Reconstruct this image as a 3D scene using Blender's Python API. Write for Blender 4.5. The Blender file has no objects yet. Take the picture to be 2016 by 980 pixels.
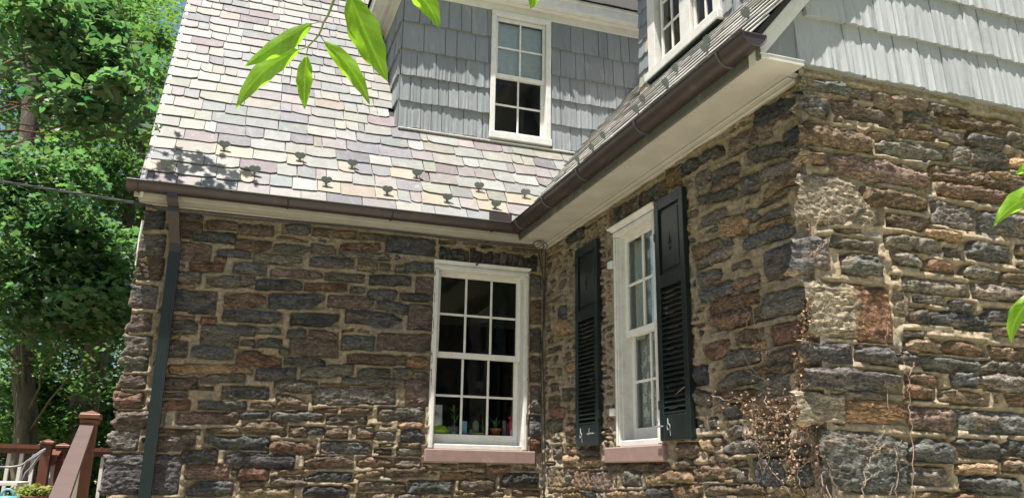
import bpy, math, random
import numpy as np
from mathutils import Vector, Matrix

random.seed(7); rng = np.random.default_rng(7)
scene = bpy.context.scene
COL = scene.collection

# ------------------------------------------------------------------ camera
F_PX = 1651.26
YAW, PIT, ROL = math.radians(18.80181), math.radians(15.18339), math.radians(0.96191)
CAM = np.array([0.0, 0.0, 1.6])
_f = np.array([math.sin(YAW)*math.cos(PIT), math.cos(YAW)*math.cos(PIT), math.sin(PIT)])
_r0 = np.array([math.cos(YAW), -math.sin(YAW), 0.0]); _u0 = np.cross(_r0, _f)
CR = math.cos(ROL)*_r0 + math.sin(ROL)*_u0
CU = -math.sin(ROL)*_r0 + math.cos(ROL)*_u0
CF = _f
cam_data = bpy.data.cameras.new('camera'); cam = bpy.data.objects.new('camera', cam_data); COL.objects.link(cam)
cam_data.sensor_width = 36.0; cam_data.lens = F_PX/2016*36; cam_data.clip_start = 0.05; cam_data.clip_end = 600
cam.matrix_world = Matrix(((CR[0], CU[0], -CF[0], CAM[0]), (CR[1], CU[1], -CF[1], CAM[1]), (CR[2], CU[2], -CF[2], CAM[2]), (0, 0, 0, 1)))
scene.camera = cam
scene.render.resolution_x = 1024; scene.render.resolution_y = 497

# ------------------------------------------------------------------ light
SX, SY = 0.24, 0.185                      # horizontal travel of the sun rays per metre of fall
sun_dir = Vector((SX, SY, -1)).normalized()
elev = math.asin(-sun_dir.z)
az = math.atan2(-sun_dir.x, -sun_dir.y)   # compass direction towards the sun, from +Y clockwise
world = bpy.data.worlds.new('World'); scene.world = world; world.use_nodes = True
wn = world.node_tree; bg = wn.nodes['Background']
sky = wn.nodes.new('ShaderNodeTexSky'); sky.sky_type = 'NISHITA'; sky.sun_disc = False
sky.sun_elevation = elev; sky.sun_rotation = az; sky.air_density = 1.0; sky.dust_density = 2.2; sky.ozone_density = 1.0
wn.links.new(sky.outputs[0], bg.inputs[0]); bg.inputs[1].default_value = 0.060
sl = bpy.data.lights.new('sun', 'SUN'); sl.energy = 5.0; sl.angle = math.radians(0.5); sl.color = (1.0, 0.955, 0.88)
so = bpy.data.objects.new('sun', sl); COL.objects.link(so); so.rotation_euler = sun_dir.to_track_quat('-Z', 'Y').to_euler()
so.location = (-5, -5, 20)
scene.view_settings.view_transform = 'Standard'; scene.view_settings.look = 'None'
scene.view_settings.exposure = 1.36; scene.view_settings.gamma = 1.0
scene.cycles.max_bounces = 7; scene.cycles.transparent_max_bounces = 12; scene.cycles.diffuse_bounces = 4

# ------------------------------------------------------------------ maths helpers
def ray(x, y): return CR*(x-1008)/F_PX - CU*(y-490)/F_PX + CF
def hitX(x, y, X): d = ray(x, y); return CAM + d*((X-CAM[0])/d[0])
def hitY(x, y, Y): d = ray(x, y); return CAM + d*((Y-CAM[1])/d[1])
def hitZ(x, y, z): d = ray(x, y); return CAM + d*((z-CAM[2])/d[2])
def hitD(x, y, t): return CAM + ray(x, y)*t
def hitN(x, y, n, d0): d = ray(x, y); n = np.array(n, float); return CAM + d*((d0-n@CAM)/(n@d))
def proj(P):
    P = np.asarray(P, float)-CAM; z = P@CF
    z = np.where(z < 0.05, 0.05, z)
    return np.stack([1008+F_PX*(P@CR)/z, 490-F_PX*(P@CU)/z], -1)
def sm(a, b, x): t = np.clip((x-a)/(b-a), 0, 1); return t*t*(3-2*t)
def _h(i, j, k, s):
    n = (i*374761393 + j*668265263 + k*2147483647 + s*1274126177) & 0xffffffff
    n = ((n ^ (n >> 13))*1103515245) & 0xffffffff
    n = ((n ^ (n >> 16))*2654435761) & 0xffffffff
    return ((n ^ (n >> 15)) & 0xffff)/65535.0
def vn(x, y, z=0.0, s=0):
    x, y, z = np.broadcast_arrays(np.asarray(x, float), np.asarray(y, float), np.asarray(z, float))
    xi, yi, zi = np.floor(x).astype(np.int64), np.floor(y).astype(np.int64), np.floor(z).astype(np.int64)
    fx, fy, fz = x-xi, y-yi, z-zi
    fx = fx*fx*(3-2*fx); fy = fy*fy*(3-2*fy); fz = fz*fz*(3-2*fz)
    r = 0
    for a in (0, 1):
        for b in (0, 1):
            for c in (0, 1):
                w = (fx if a else 1-fx)*(fy if b else 1-fy)*(fz if c else 1-fz)
                r = r + w*_h(xi+a, yi+b, zi+c, s)
    return r*2-1
def fbm(x, y, z=0.0, s=0, o=4):
    r = 0; a = 0.5; f = 1.0
    for k in range(o):
        r = r + a*vn(np.asarray(x)*f, np.asarray(y)*f, np.asarray(z)*f, s+k*17); a *= 0.5; f *= 2.03
    return r

# ------------------------------------------------------------------ objects
def link(o, parent=None):
    COL.objects.link(o)
    if parent is not None:
        o.parent = parent
        o.matrix_parent_inverse = ROOTINV.get(parent.name, Matrix.Identity(4))
    return o
ROOTINV = {}
def tag(o, label=None, cat=None, group=None, kind=None):
    if label: o['label'] = label
    if cat: o['category'] = cat
    if group: o['group'] = group
    if kind: o['kind'] = kind
    return o
def thing(name, label, cat, loc, group=None):
    e = bpy.data.objects.new(name, None); COL.objects.link(e); e.location = loc; e.empty_display_size = .1
    ROOTINV[e.name] = Matrix.Translation(-Vector(loc))
    return tag(e, label, cat, group)
def mesh(name, V, faces, mat, parent=None, smooth=False, col=None, label=None, kind=None):
    """V (n,3), faces: (m,3)/(m,4) array or list of lists; col: (n,3) or one colour"""
    me = bpy.data.meshes.new(name)
    V = np.asarray(V, np.float32).reshape(-1, 3)
    if isinstance(faces, np.ndarray):
        k = faces.shape[1]; m = len(faces)
        me.vertices.add(len(V)); me.vertices.foreach_set('co', V.ravel())
        me.loops.add(m*k); me.loops.foreach_set('vertex_index', faces.astype(np.int32).ravel())
        me.polygons.add(m); me.polygons.foreach_set('loop_start', np.arange(0, m*k, k, dtype=np.int32))
        try: me.polygons.foreach_set('loop_total', np.full(m, k, np.int32))
        except Exception: pass
        me.update(calc_edges=True)
    else:
        me.from_pydata([tuple(v) for v in V.tolist()], [], [list(f) for f in faces]); me.update()
    if smooth: me.polygons.foreach_set('use_smooth', np.ones(len(me.polygons), bool))
    if col is not None:
        c = np.asarray(col, np.float32)
        if c.ndim == 1: c = np.tile(c, (len(V), 1))
        c4 = np.concatenate([c, np.ones((len(V), 1), np.float32)], 1)
        a = me.color_attributes.new('Col', 'FLOAT_COLOR', 'POINT'); a.data.foreach_set('color', c4.astype(np.float32).ravel())
    if mat is not None: me.materials.append(mat)
    o = bpy.data.objects.new(name, me); link(o, parent)
    if label: o['label'] = label
    if kind: o['kind'] = kind
    return o
class MB:
    """collects shapes into one mesh"""
    def __init__(s): s.V = []; s.F = []; s.C = []; s.n = 0
    def add(s, V, F, col=(.5, .5, .5)):
        V = np.asarray(V, float).reshape(-1, 3); s.V.append(V)
        s.F += [[i+s.n for i in f] for f in (F.tolist() if isinstance(F, np.ndarray) else F)]; s.n += len(V)
        c = np.asarray(col, float); s.C.append(np.tile(c, (len(V), 1)) if c.ndim == 1 else c)
        return s
    def box(s, lo, hi, bev=0.0, col=(.5, .5, .5)):
        lo = np.minimum(lo, hi).astype(float); hi = np.maximum(np.asarray(lo), np.asarray(hi)).astype(float) if False else np.maximum(np.asarray(hi, float), lo)
        x0, y0, z0 = lo; x1, y1, z1 = hi
        if bev <= 0:
            V = [(x0,y0,z0),(x1,y0,z0),(x1,y1,z0),(x0,y1,z0),(x0,y0,z1),(x1,y0,z1),(x1,y1,z1),(x0,y1,z1)]
            return s.add(V, [(3,2,1,0),(4,5,6,7),(0,1,5,4),(1,2,6,5),(2,3,7,6),(3,0,4,7)], col)
        b = min(bev, (x1-x0)*.45, (y1-y0)*.45, (z1-z0)*.45)
        V = []; idx = {}
        for cx in (0, 1):
            for cy in (0, 1):
                for cz in (0, 1):
                    X, Y, Z = (x0, x1)[cx], (y0, y1)[cy], (z0, z1)[cz]
                    sx, sy, sz = (1, -1)[cx], (1, -1)[cy], (1, -1)[cz]
                    for ax in range(3):
                        p = [X+sx*b, Y+sy*b, Z+sz*b]; p[ax] = (X, Y, Z)[ax]; idx[(cx, cy, cz, ax)] = len(V); V.append(p)
        Fc = []
        for ax in range(3):
            for sd in (0, 1):
                o1, o2 = [a for a in range(3) if a != ax]; q = []
                for (a, c) in ((0, 0), (1, 0), (1, 1), (0, 1)):
                    k = [0, 0, 0]; k[ax] = sd; k[o1] = a; k[o2] = c; q.append(idx[(*k, ax)])
                Fc.append(q)
        for ax in range(3):
            o1, o2 = [a for a in range(3) if a != ax]
            for a in (0, 1):
                for c in (0, 1):
                    q = []
                    for (t, axx) in ((0, o1), (1, o1), (1, o2), (0, o2)):
                        k = [0, 0, 0]; k[ax] = t; k[o1] = a; k[o2] = c; q.append(idx[(*k, axx)])
                    Fc.append(q)
        for cx in (0, 1):
            for cy in (0, 1):
                for cz in (0, 1): Fc.append([idx[(cx, cy, cz, a)] for a in range(3)])
        return s.add(V, Fc, col)
    def tube(s, pts, r, seg=8, col=(.5, .5, .5), caps=True):
        pts = [np.asarray(p, float) for p in pts]; n = len(pts)
        rs = r if hasattr(r, '__len__') else [r]*n
        V = []; prev = None
        for i, p in enumerate(pts):
            t = pts[min(i+1, n-1)]-pts[max(i-1, 0)]; t = t/(np.linalg.norm(t)+1e-9)
            if prev is None:
                a = np.array([0, 0, 1.0]) if abs(t[2]) < .9 else np.array([1.0, 0, 0]); e1 = np.cross(t, a)
            else: e1 = prev - t*(prev@t)
            e1 = e1/(np.linalg.norm(e1)+1e-9); prev = e1; e2 = np.cross(t, e1)
            for k in range(seg):
                an = 2*math.pi*k/seg; V.append(p+rs[i]*(math.cos(an)*e1+math.sin(an)*e2))
        Fc = [(i*seg+k, i*seg+(k+1) % seg, (i+1)*seg+(k+1) % seg, (i+1)*seg+k) for i in range(n-1) for k in range(seg)]
        if caps: Fc += [tuple(range(seg))[::-1], tuple((n-1)*seg+k for k in range(seg))]
        return s.add(V, Fc, col)
    def lathe(s, c, prof, seg=20, col=(.5, .5, .5)):
        V = []
        for (r, z) in prof:
            for k in range(seg):
                a = 2*math.pi*k/seg; V.append((c[0]+r*math.cos(a), c[1]+r*math.sin(a), c[2]+z))
        m = len(prof)
        Fc = [(i*seg+k, i*seg+(k+1) % seg, (i+1)*seg+(k+1) % seg, (i+1)*seg+k) for i in range(m-1) for k in range(seg)]
        return s.add(V, Fc, col)
    def ribbon(s, prof, path, col=(.5, .5, .5), closed=False):
        """sweep profile points (functions of path station): prof list of 3D offset arrays per station"""
        V = np.concatenate([np.asarray(p) for p in path]); k = len(path[0]); Fc = []
        for i in range(len(path)-1):
            for j in range(k if closed else k-1): Fc.append((i*k+j, i*k+(j+1) % k, (i+1)*k+(j+1) % k, (i+1)*k+j))
        return s.add(V, Fc, col)
    def build(s, name, mat, parent=None, smooth=False, label=None, kind=None):
        o = mesh(name, np.concatenate(s.V), s.F, mat, parent, smooth, np.concatenate(s.C), label, kind)
        return o
class Fr:
    """wall frame: u along the wall (picture left to right), z up, n out of the wall"""
    def __init__(s, o, u, n): s.o = np.array(o, float); s.u = np.array(u, float); s.n = np.array(n, float)
    def P(s, u, z, d):
        u, z, d = np.broadcast_arrays(np.asarray(u, float), np.asarray(z, float), np.asarray(d, float))
        return s.o + u[..., None]*s.u + z[..., None]*np.array([0, 0, 1.0]) + d[..., None]*s.n
    def box(s, mb, u0, u1, z0, z1, n0, n1, bev=0.003, col=(.5, .5, .5)):
        a = s.P(u0, z0, n0); b = s.P(u1, z1, n1); mb.box(np.minimum(a, b), np.maximum(a, b), bev, col); return mb
    def uv(s, x, y, off=0.0):
        p = hitN(x, y, s.n, float(s.n@(s.o+s.n*off))); return float((p-s.o)@s.u), float(p[2])

# ------------------------------------------------------------------ materials
def mat_new(name):
    m = bpy.data.materials.new(name); m.use_nodes = True; nt = m.node_tree
    return m, nt, nt.nodes, nt.links, nt.nodes['Principled BSDF']
def N(nt, t, **k):
    n = nt.nodes.new(t)
    for a, b in k.items():
        if a in n.bl_rna.properties: setattr(n, a, b)
        else: n.inputs[a].default_value = b
    return n
def noise_node(nt, scale, detail=6, rough=.6, stretch=(1, 1, 1), vec='Object', dist=0.0):
    tc = nt.nodes.new('ShaderNodeTexCoord'); mp = nt.nodes.new('ShaderNodeMapping'); mp.inputs['Scale'].default_value = stretch
    nz = nt.nodes.new('ShaderNodeTexNoise'); nz.inputs['Scale'].default_value = scale; nz.inputs['Detail'].default_value = detail
    nz.inputs['Roughness'].default_value = rough; nz.inputs['Distortion'].default_value = dist
    if vec == 'World':
        g = nt.nodes.new('ShaderNodeNewGeometry'); nt.links.new(g.outputs['Position'], mp.inputs[0])
    else: nt.links.new(tc.outputs[vec], mp.inputs[0])
    nt.links.new(mp.outputs[0], nz.inputs['Vector']); return nz
def ramp(nt, src, stops):
    r = nt.nodes.new('ShaderNodeValToRGB'); e = r.color_ramp.elements
    while len(e) > 1: e.remove(e[0])
    e[0].position = stops[0][0]; e[0].color = (*stops[0][1], 1) if len(stops[0][1]) == 3 else stops[0][1]
    for p, c in stops[1:]:
        q = e.new(p); q.color = (*c, 1)
    nt.links.new(src, r.inputs[0]); return r
def mixc(nt, a, b, fac, mode='MIX'):
    m = nt.nodes.new('ShaderNodeMix'); m.data_type = 'RGBA'; m.blend_type = mode
    for i, v in ((0, fac), (6, a), (7, b)):
        if hasattr(v, 'links'): nt.links.new(v, m.inputs[i])
        elif i == 0: m.inputs[0].default_value = v
        else: m.inputs[i].default_value = (*v, 1)
    return m.outputs[2]
def bump(nt, h, strength, dist, normal=None):
    b = nt.nodes.new('ShaderNodeBump'); b.inputs['Strength'].default_value = strength; b.inputs['Distance'].default_value = dist
    nt.links.new(h, b.inputs['Height'])
    if normal is not None: nt.links.new(normal, b.inputs['Normal'])
    return b.outputs[0]
def attr_mat(name, rough=.85, var=((.35, .65), (.75, 1.25)), nscale=30, stretch=(1, 1, 1), bs=.5, bd=.01, spec=.4, fine=160, speck=None, base=None, streak=None, crack=None):
    """colour from the mesh attribute Col (or one base colour), mottled and with relief"""
    m, nt, nd, lk, pb = mat_new(name)
    if base is None:
        at = nd.new('ShaderNodeAttribute'); at.attribute_name = 'Col'; c = at.outputs['Color']
    else: c = tuple(base)
    nz = noise_node(nt, nscale, 7, .65, stretch, 'World', .4)
    lo, hi = var[1]
    r = ramp(nt, nz.outputs['Fac'], [(var[0][0], (lo,)*3), (var[0][1], (hi,)*3)])
    c2 = mixc(nt, c, r.outputs[0], 1.0, 'MULTIPLY')
    nf = noise_node(nt, fine, 4, .7, stretch, 'World')
    if speck:
        rs = ramp(nt, nf.outputs['Fac'], [(speck[0], (0, 0, 0)), (speck[0]+.06, (1, 1, 1))])
        c2 = mixc(nt, c2, speck[1], rs.outputs[0])
    if streak:
        ns = noise_node(nt, streak[0], 6, .7, streak[1], 'World', .6)
        for (pos, colr, am) in streak[2]:
            rr = ramp(nt, ns.outputs['Fac'], [(pos, (0, 0, 0)), (pos+.14, (am,)*3)]); c2 = mixc(nt, c2, colr, rr.outputs[0])
            ns = noise_node(nt, streak[0]*1.7, 6, .7, streak[1], 'World', .3)
    lk.new(c2, pb.inputs['Base Color'])
    b1 = bump(nt, nz.outputs['Fac'], bs, bd); b2 = bump(nt, nf.outputs['Fac'], bs*.9, bd*.42, b1)
    if crack:
        gr = None
        for (sc_, st_, wd, am) in crack:
            nk = noise_node(nt, sc_, 5, .62, st_, 'World', 1.2)
            s1 = nd.new('ShaderNodeMath'); s1.operation = 'SUBTRACT'; s1.inputs[1].default_value = .5; lk.new(nk.outputs['Fac'], s1.inputs[0])
            s2 = nd.new('ShaderNodeMath'); s2.operation = 'ABSOLUTE'; lk.new(s1.outputs[0], s2.inputs[0])
            r2 = ramp(nt, s2.outputs[0], [(0, (am,)*3), (wd, (1, 1, 1))]); c2 = mixc(nt, c2, r2.outputs[0], 1.0, 'MULTIPLY')
            b2 = bump(nt, r2.outputs[0], 1.0, .012, b2)
        lk.new(c2, pb.inputs['Base Color'])
    lk.new(b2, pb.inputs['Normal'])
    pb.inputs['Roughness'].default_value = rough; pb.inputs['Specular IOR Level'].default_value = spec
    return m
def paint(name, col, rough=.5, dirt=None, bs=.15, scale=14, stretch=(1, 1, 1), spec=.45, chips=None):
    m, nt, nd, lk, pb = mat_new(name)
    n1 = noise_node(nt, scale, 6, .6, stretch, 'World'); c = col
    r = ramp(nt, n1.outputs['Fac'], [(.3, (.86,)*3), (.7, (1.06,)*3)])
    c = mixc(nt, c, r.outputs[0], 1.0, 'MULTIPLY')
    if dirt:
        n2 = noise_node(nt, 5, 8, .72, (1, 1, 1), 'World')
        r2 = ramp(nt, n2.outputs['Fac'], [(dirt[1], (0, 0, 0)), (dirt[1]+.12, (1, 1, 1))]); c = mixc(nt, c, dirt[0], r2.outputs[0])
    if chips:
        n3 = noise_node(nt, 60, 5, .7, (1, 1, .5), 'World')
        r3 = ramp(nt, n3.outputs['Fac'], [(chips[1], (0, 0, 0)), (chips[1]+.02, (1, 1, 1))]); c = mixc(nt, c, chips[0], r3.outputs[0])
    lk.new(c, pb.inputs['Base Color'])
    nf = noise_node(nt, 90, 5, .6, stretch, 'World')
    lk.new(bump(nt, nf.outputs['Fac'], bs, .004), pb.inputs['Normal'])
    pb.inputs['Roughness'].default_value = rough; pb.inputs['Specular IOR Level'].default_value = spec
    return m
M = {}
M['stone'] = attr_mat('stone', rough=.8, var=((.30, .70), (.50, 1.55)), nscale=42, stretch=(1, 1, 2.4), bs=1.0, bd=.016, spec=.35, fine=150, speck=(.66, (.40, .40, .40)), crack=((9, (1, 1, 4.5), .024, .42), (24, (1, 1, 3.2), .038, .58)))
M['mortar'] = attr_mat('mortar', rough=.95, var=((.30, .70), (.55, 1.3)), nscale=34, bs=1.0, bd=.018, spec=.1, fine=220)
M['slate'] = attr_mat('slate', rough=.62, var=((.35, .7), (.84, 1.1)), nscale=9, stretch=(1, 1, 1), bs=.5, bd=.009, spec=.4, fine=60, streak=(6, (1.6, .8, .5), ((.54, (.19, .17, .145), .5), (.60, (.33, .34, .29), .55))))
M['shingle'] = attr_mat('shingle', rough=.72, var=((.3, .7), (.9, 1.08)), nscale=26, stretch=(6, 6, .35), bs=.38, bd=.006, spec=.3, fine=70, streak=(3.5, (1.5, 1.5, .5), ((.54, (.13, .135, .13), .35), (.58, (.42, .43, .42), .4))))
M['white'] = paint('white_paint', (.66, .645, .60), .5, ((.5, .47, .41), .62), .25, 10, (1, 1, 1), .4)
M['peel'] = paint('peeling_white_paint', (.60, .585, .55), .6, ((.42, .38, .33), .6), .5, 12, (1, 1, 1), .35, ((.35, .28, .2), .72))
M['soffit'] = paint('soffit_cream_paint', (.45, .43, .375), .6, ((.5, .44, .33), .62), .12, 6)
M['fascia'] = paint('weathered_fascia', (.10, .10, .085), .8, ((.2, .2, .16), .55), .5, 9)
M['gutter'] = paint('brown_gutter_metal', (.038, .026, .026), .42, ((.07, .055, .05), .56), .2, 5, (1, 1, 1), .55)
M['spout_green'] = paint('green_spout_paint', (.007, .015, .015), .42, ((.02, .032, .03), .62), .15, 8)
M['shutter'] = paint('dark_green_shutter_paint', (.008, .014, .014), .33, ((.018, .028, .027), .64), .12, 8, (1, 1, 1), .5)
M['brownstone'] = paint('brownstone_sill', (.23, .155, .135), .75, ((.3, .22, .19), .6), .5, 16, (1, 1, 1), .3, ((.5, .45, .4), .735))
M['iron'] = paint('iron', (.06, .06, .06), .5); M['copper'] = paint('weathered_copper', (.19, .215, .21), .6, ((.16, .2, .18), .58), .4, 30)
M['steel'] = paint('galvanised_steel', (.22, .23, .23), .4); M['cable'] = paint('black_cable', (.03, .03, .032), .5)
M['dark'] = paint('dark_interior', (.03, .028, .026), .9); M['floorboard'] = paint('floor', (.10, .07, .05), .6)
M['wood_grey'] = paint('worn_handrail', (.085, .055, .047), .6, ((.05, .035, .03), .58), .4, 12, (1, 1, .3))
M['wood_red'] = paint('stained_redwood', (.115, .040, .020), .5, ((.05, .026, .018), .6), .3, 12, (1, 1, .3))
M['curtain'] = None
# ================================================================== the house
HOUSE = thing('stone_house', 'old stone house with shingled dormers, slate roof and brown gutters', 'house', (1.0, 7.3, 0.0))
FA = Fr((0, 7.317, 0), (1, 0, 0), (0, -1, 0))
FB = Fr((2.84, 0, 0), (0, -1, 0), (-1, 0, 0))
FC = Fr((0, 3.475, 0), (1, 0, 0), (0, -1, 0))
PAL = dict(G=(.138, .138, .140), g=(.205, .187, .162), B=(.215, .158, .110), R=(.255, .155, .108), T=(.38, .27, .165), P=(.218, .168, .138),
           K=(.088, .089, .092), Y=(.30, .265, .20), O=(.37, .24, .145))
MORT = np.array((.335, .27, .185))
# every stone of the three walls as seen: left middle, right middle, height, kind of stone  (tile origin and scale first)
SA = [((200,420,3.5), """290 40 430 40 120 K;255 215 430 215 150 g;240 370 420 380 150 B;205 560 380 575 150 G;190 745 340 745 120 P;160 905 340 905 130 g
525 20 690 25 50 K;540 110 690 120 110 B;720 70 940 85 55 B;620 150 920 175 70 G;520 250 745 275 115 P;610 365 840 375 60 R;500 435 680 440 75 g
500 495 640 500 20 T;480 590 790 615 150 G;470 712 640 715 25 R;690 735 790 735 40 R;460 775 660 785 90 g;690 830 945 850 140 g;450 850 530 850 20 T
440 925 585 930 110 g;620 945 910 960 80 G"""),
((400,420,3.5), """240 105 480 115 70 B;560 100 740 105 60 G;755 120 1050 150 50 B;230 205 470 225 70 B;490 235 740 250 55 g;745 240 920 250 60 g
100 262 330 280 45 G;80 310 160 320 30 R;350 300 680 325 65 g;740 325 1035 340 65 G;210 365 430 390 75 G;470 405 820 420 45 P;30 465 355 470 75 g
370 488 680 492 70 G;700 503 990 508 50 R;150 595 430 600 100 B;455 600 835 600 105 G;140 700 540 715 75 G;600 730 940 735 85 K;235 800 360 810 70 G
375 800 540 808 40 g;585 825 705 828 60 G;730 820 930 845 50 P;350 890 540 890 55 G;265 885 345 885 35 g;600 915 930 930 110 P;530 945 595 945 40 g;250 965 400 970 45 R"""),
((600,420,3.5), """380 150 560 165 45 B;240 225 520 225 45 R;565 200 900 235 110 G;250 270 580 300 45 g;370 355 500 370 70 B;520 360 590 365 40 g;630 380 688 385 50 g
692 370 890 365 70 G;145 430 415 445 50 g;455 455 735 460 65 G;770 490 890 495 110 P;315 520 415 525 40 g;440 555 640 560 70 G;660 565 885 590 55 K
170 605 480 610 80 P;500 620 715 660 65 G;280 700 670 740 95 G;720 710 880 715 170 P;255 885 485 890 95 G;500 880 870 890 110 P"""),
((600,700,3.5), """300 20 700 30 65 B;705 45 865 45 85 O;375 110 590 115 55 g;615 120 745 125 60 g;750 130 855 135 50 g;260 175 550 180 50 g;555 180 700 185 55 g
115 205 300 205 28 R;60 275 630 275 110 g;700 250 850 255 170 P;60 378 220 375 25 R;265 370 465 380 38 R;505 400 830 400 85 g;650 470 820 475 45 T
150 440 430 440 55 P;330 515 480 500 40 g;370 540 475 545 45 B;480 548 620 548 50 g;665 545 830 555 100 G;110 625 460 640 85 G;640 660 800 660 50 g
660 612 800 616 36 B;480 655 600 660 30 B;0 735 325 725 75 R;370 725 600 735 60 R;620 735 800 740 55 P;10 835 330 830 60 K;340 830 540 805 30 T
555 800 850 800 55 B;380 895 700 905 65 B;0 935 300 935 70 K;270 900 345 905 30 T;715 905 1030 905 85 K;360 965 560 975 40 B;620 970 800 975 30 g"""),
((400,700,3.5), """230 15 540 40 75 R;565 30 850 50 55 g;370 125 640 120 80 G;680 115 1035 95 75 g;490 210 785 210 75 g;130 250 450 255 85 G;510 290 720 350 80 B
330 340 480 345 28 B;485 355 600 355 25 B;255 415 450 400 50 G;475 415 830 415 55 G;275 490 570 505 85 B;600 520 715 520 65 B;720 515 840 510 50 G
845 530 1000 535 60 B;20 515 250 518 32 B;10 590 455 610 85 G;455 625 780 630 85 R;150 710 630 735 100 K;235 810 450 810 90 R;520 800 700 790 25 T
465 865 715 860 65 P;260 885 420 885 35 B;260 950 620 950 90 T;200 800 232 800 40 g"""),
((200,700,3.5), """130 50 320 50 105 g;120 175 300 175 85 P;95 300 290 300 105 R;90 440 420 440 110 P;60 580 250 580 130 g;10 810 530 820 270 G;410 190 655 188 85 P
460 90 1040 95 62 T;680 160 990 155 45 g;665 222 770 225 22 R;400 265 590 270 22 g;390 340 600 340 65 R;670 335 990 345 50 G;515 430 940 425 75 P
370 515 680 520 30 B;360 600 640 595 100 g;550 695 800 690 90 G;575 800 880 805 100 R;580 920 900 905 100 G"""),
((820,840,6.72), """100 510 540 530 70 T;580 500 930 500 60 B;935 560 1250 560 90 R;320 640 735 640 90 T;745 640 1070 650 70 B;1130 700 1600 700 170 K;580 770 1060 760 110 B
480 910 780 900 70 T;1280 870 1640 870 80 R;800 880 1150 870 70 B"""),
((0,0,1), """1046 560 1066 561 40 g;1046 612 1066 612 44 B;1046 668 1066 668 46 g;1046 725 1066 725 48 P;1046 785 1066 785 50 g;1044 838 1066 838 40 G;1046 875 1066 876 26 R""")]
QA = []
_sold = " ;".join("%d %d %d %d %d %s" % (x, 497+(x-866)*.11+(i*7%5), x+8+(i*5%4), 498+(x-866)*.11+(i*7%5), 24+(i*11%7), 'KGKKBK'[i % 6]) for i, x in enumerate(range(867, 1058, 12)))
SA.append(((0,0,1), _sold))
SB = [((1340,150,3.92), """560 330 900 200 150 K;360 560 690 380 140 P;120 640 320 560 90 K;10 720 115 660 90 K;250 450 410 410 80 K;790 500 930 420 100 K;500 620 790 560 110 g
795 600 920 560 60 g;100 830 220 740 130 g;230 790 440 700 110 g;220 880 440 780 80 B;450 860 590 800 150 g;620 760 900 680 110 g;650 900 880 790 60 T;620 960 840 870 40 B
120 950 430 900 80 g"""),
((1340,380,3.92), """140 230 350 140 90 g;300 275 525 235 160 O;500 170 585 160 90 g;590 110 820 0 36 B;600 220 830 110 80 g;590 275 840 175 35 T;480 395 860 260 100 G
80 470 290 400 110 B;110 560 400 430 80 g;310 400 400 370 50 g;370 580 530 530 40 g;130 680 300 620 100 g;130 800 390 720 100 G;400 720 600 640 60 R;430 770 600 700 35 g
200 900 590 790 110 R;620 880 960 810 190 g"""),
((1340,600,3.92), """210 150 540 80 130 R;545 90 640 60 110 g;170 370 370 330 130 R;400 260 640 220 100 B;540 330 640 320 70 T;690 240 940 180 150 R;320 430 600 380 130 g
270 600 570 540 110 g;660 440 900 360 110 P;575 510 860 480 60 B;560 640 840 610 150 g;90 560 200 520 150 K;250 700 555 680 60 B;320 820 440 820 120 G;450 800 640 780 140 T;90 700 220 740 120 g"""),
((1300,780,4.9), """380 460 490 460 120 T;495 430 590 420 60 B;600 490 930 470 130 g;450 600 700 610 80 B;730 640 850 640 50 g;310 740 680 720 150 B;690 740 840 780 120 g
880 720 1180 720 260 G;1290 740 1460 740 230 G;1280 540 1430 520 100 g;430 900 1000 890 85 B;80 920 400 900 120 T;0 760 300 770 110 T;0 930 70 930 90 K;820 965 1080 965 40 T
1090 930 1380 930 120 T;640 330 780 330 120 g;900 280 1080 300 120 B;140 520 360 520 130 B;150 650 300 645 90 B;1100 300 1240 290 130 g;960 500 1240 480 150 B"""),
((1060,730,3.92), """100 620 190 620 90 g;210 610 290 600 55 T;180 690 300 700 90 T;305 640 350 640 90 g;60 830 200 820 140 B;205 840 255 840 120 g;265 840 390 840 150 T
395 850 560 850 150 P;640 830 790 830 110 g;820 830 1000 830 100 T;360 620 470 620 80 K;330 710 480 700 80 T;490 740 1010 740 60 B;70 910 310 910 44 T;180 960 340 960 40 T
345 950 440 950 60 K;520 960 815 950 55 T;820 940 1000 930 70 K;70 320 200 320 80 R;60 420 180 420 90 g;170 180 280 180 90 g;70 240 160 235 80 B"""),
((1060,470,3.92), """140 580 215 560 110 G;130 690 240 680 110 T""")]
_sb = " ;".join("%d %d %d %d %d %s" % (x, 441-(x-1196)*.62, x+9, 436-(x-1196)*.62, 44, 'PKgBPK'[i % 6]) for i, x in enumerate(range(1200, 1306, 11)))
SB.append(((0,0,1), _sb + ";1308 352 1340 342 40 O;1112 470 1150 450 30 K"))
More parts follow.
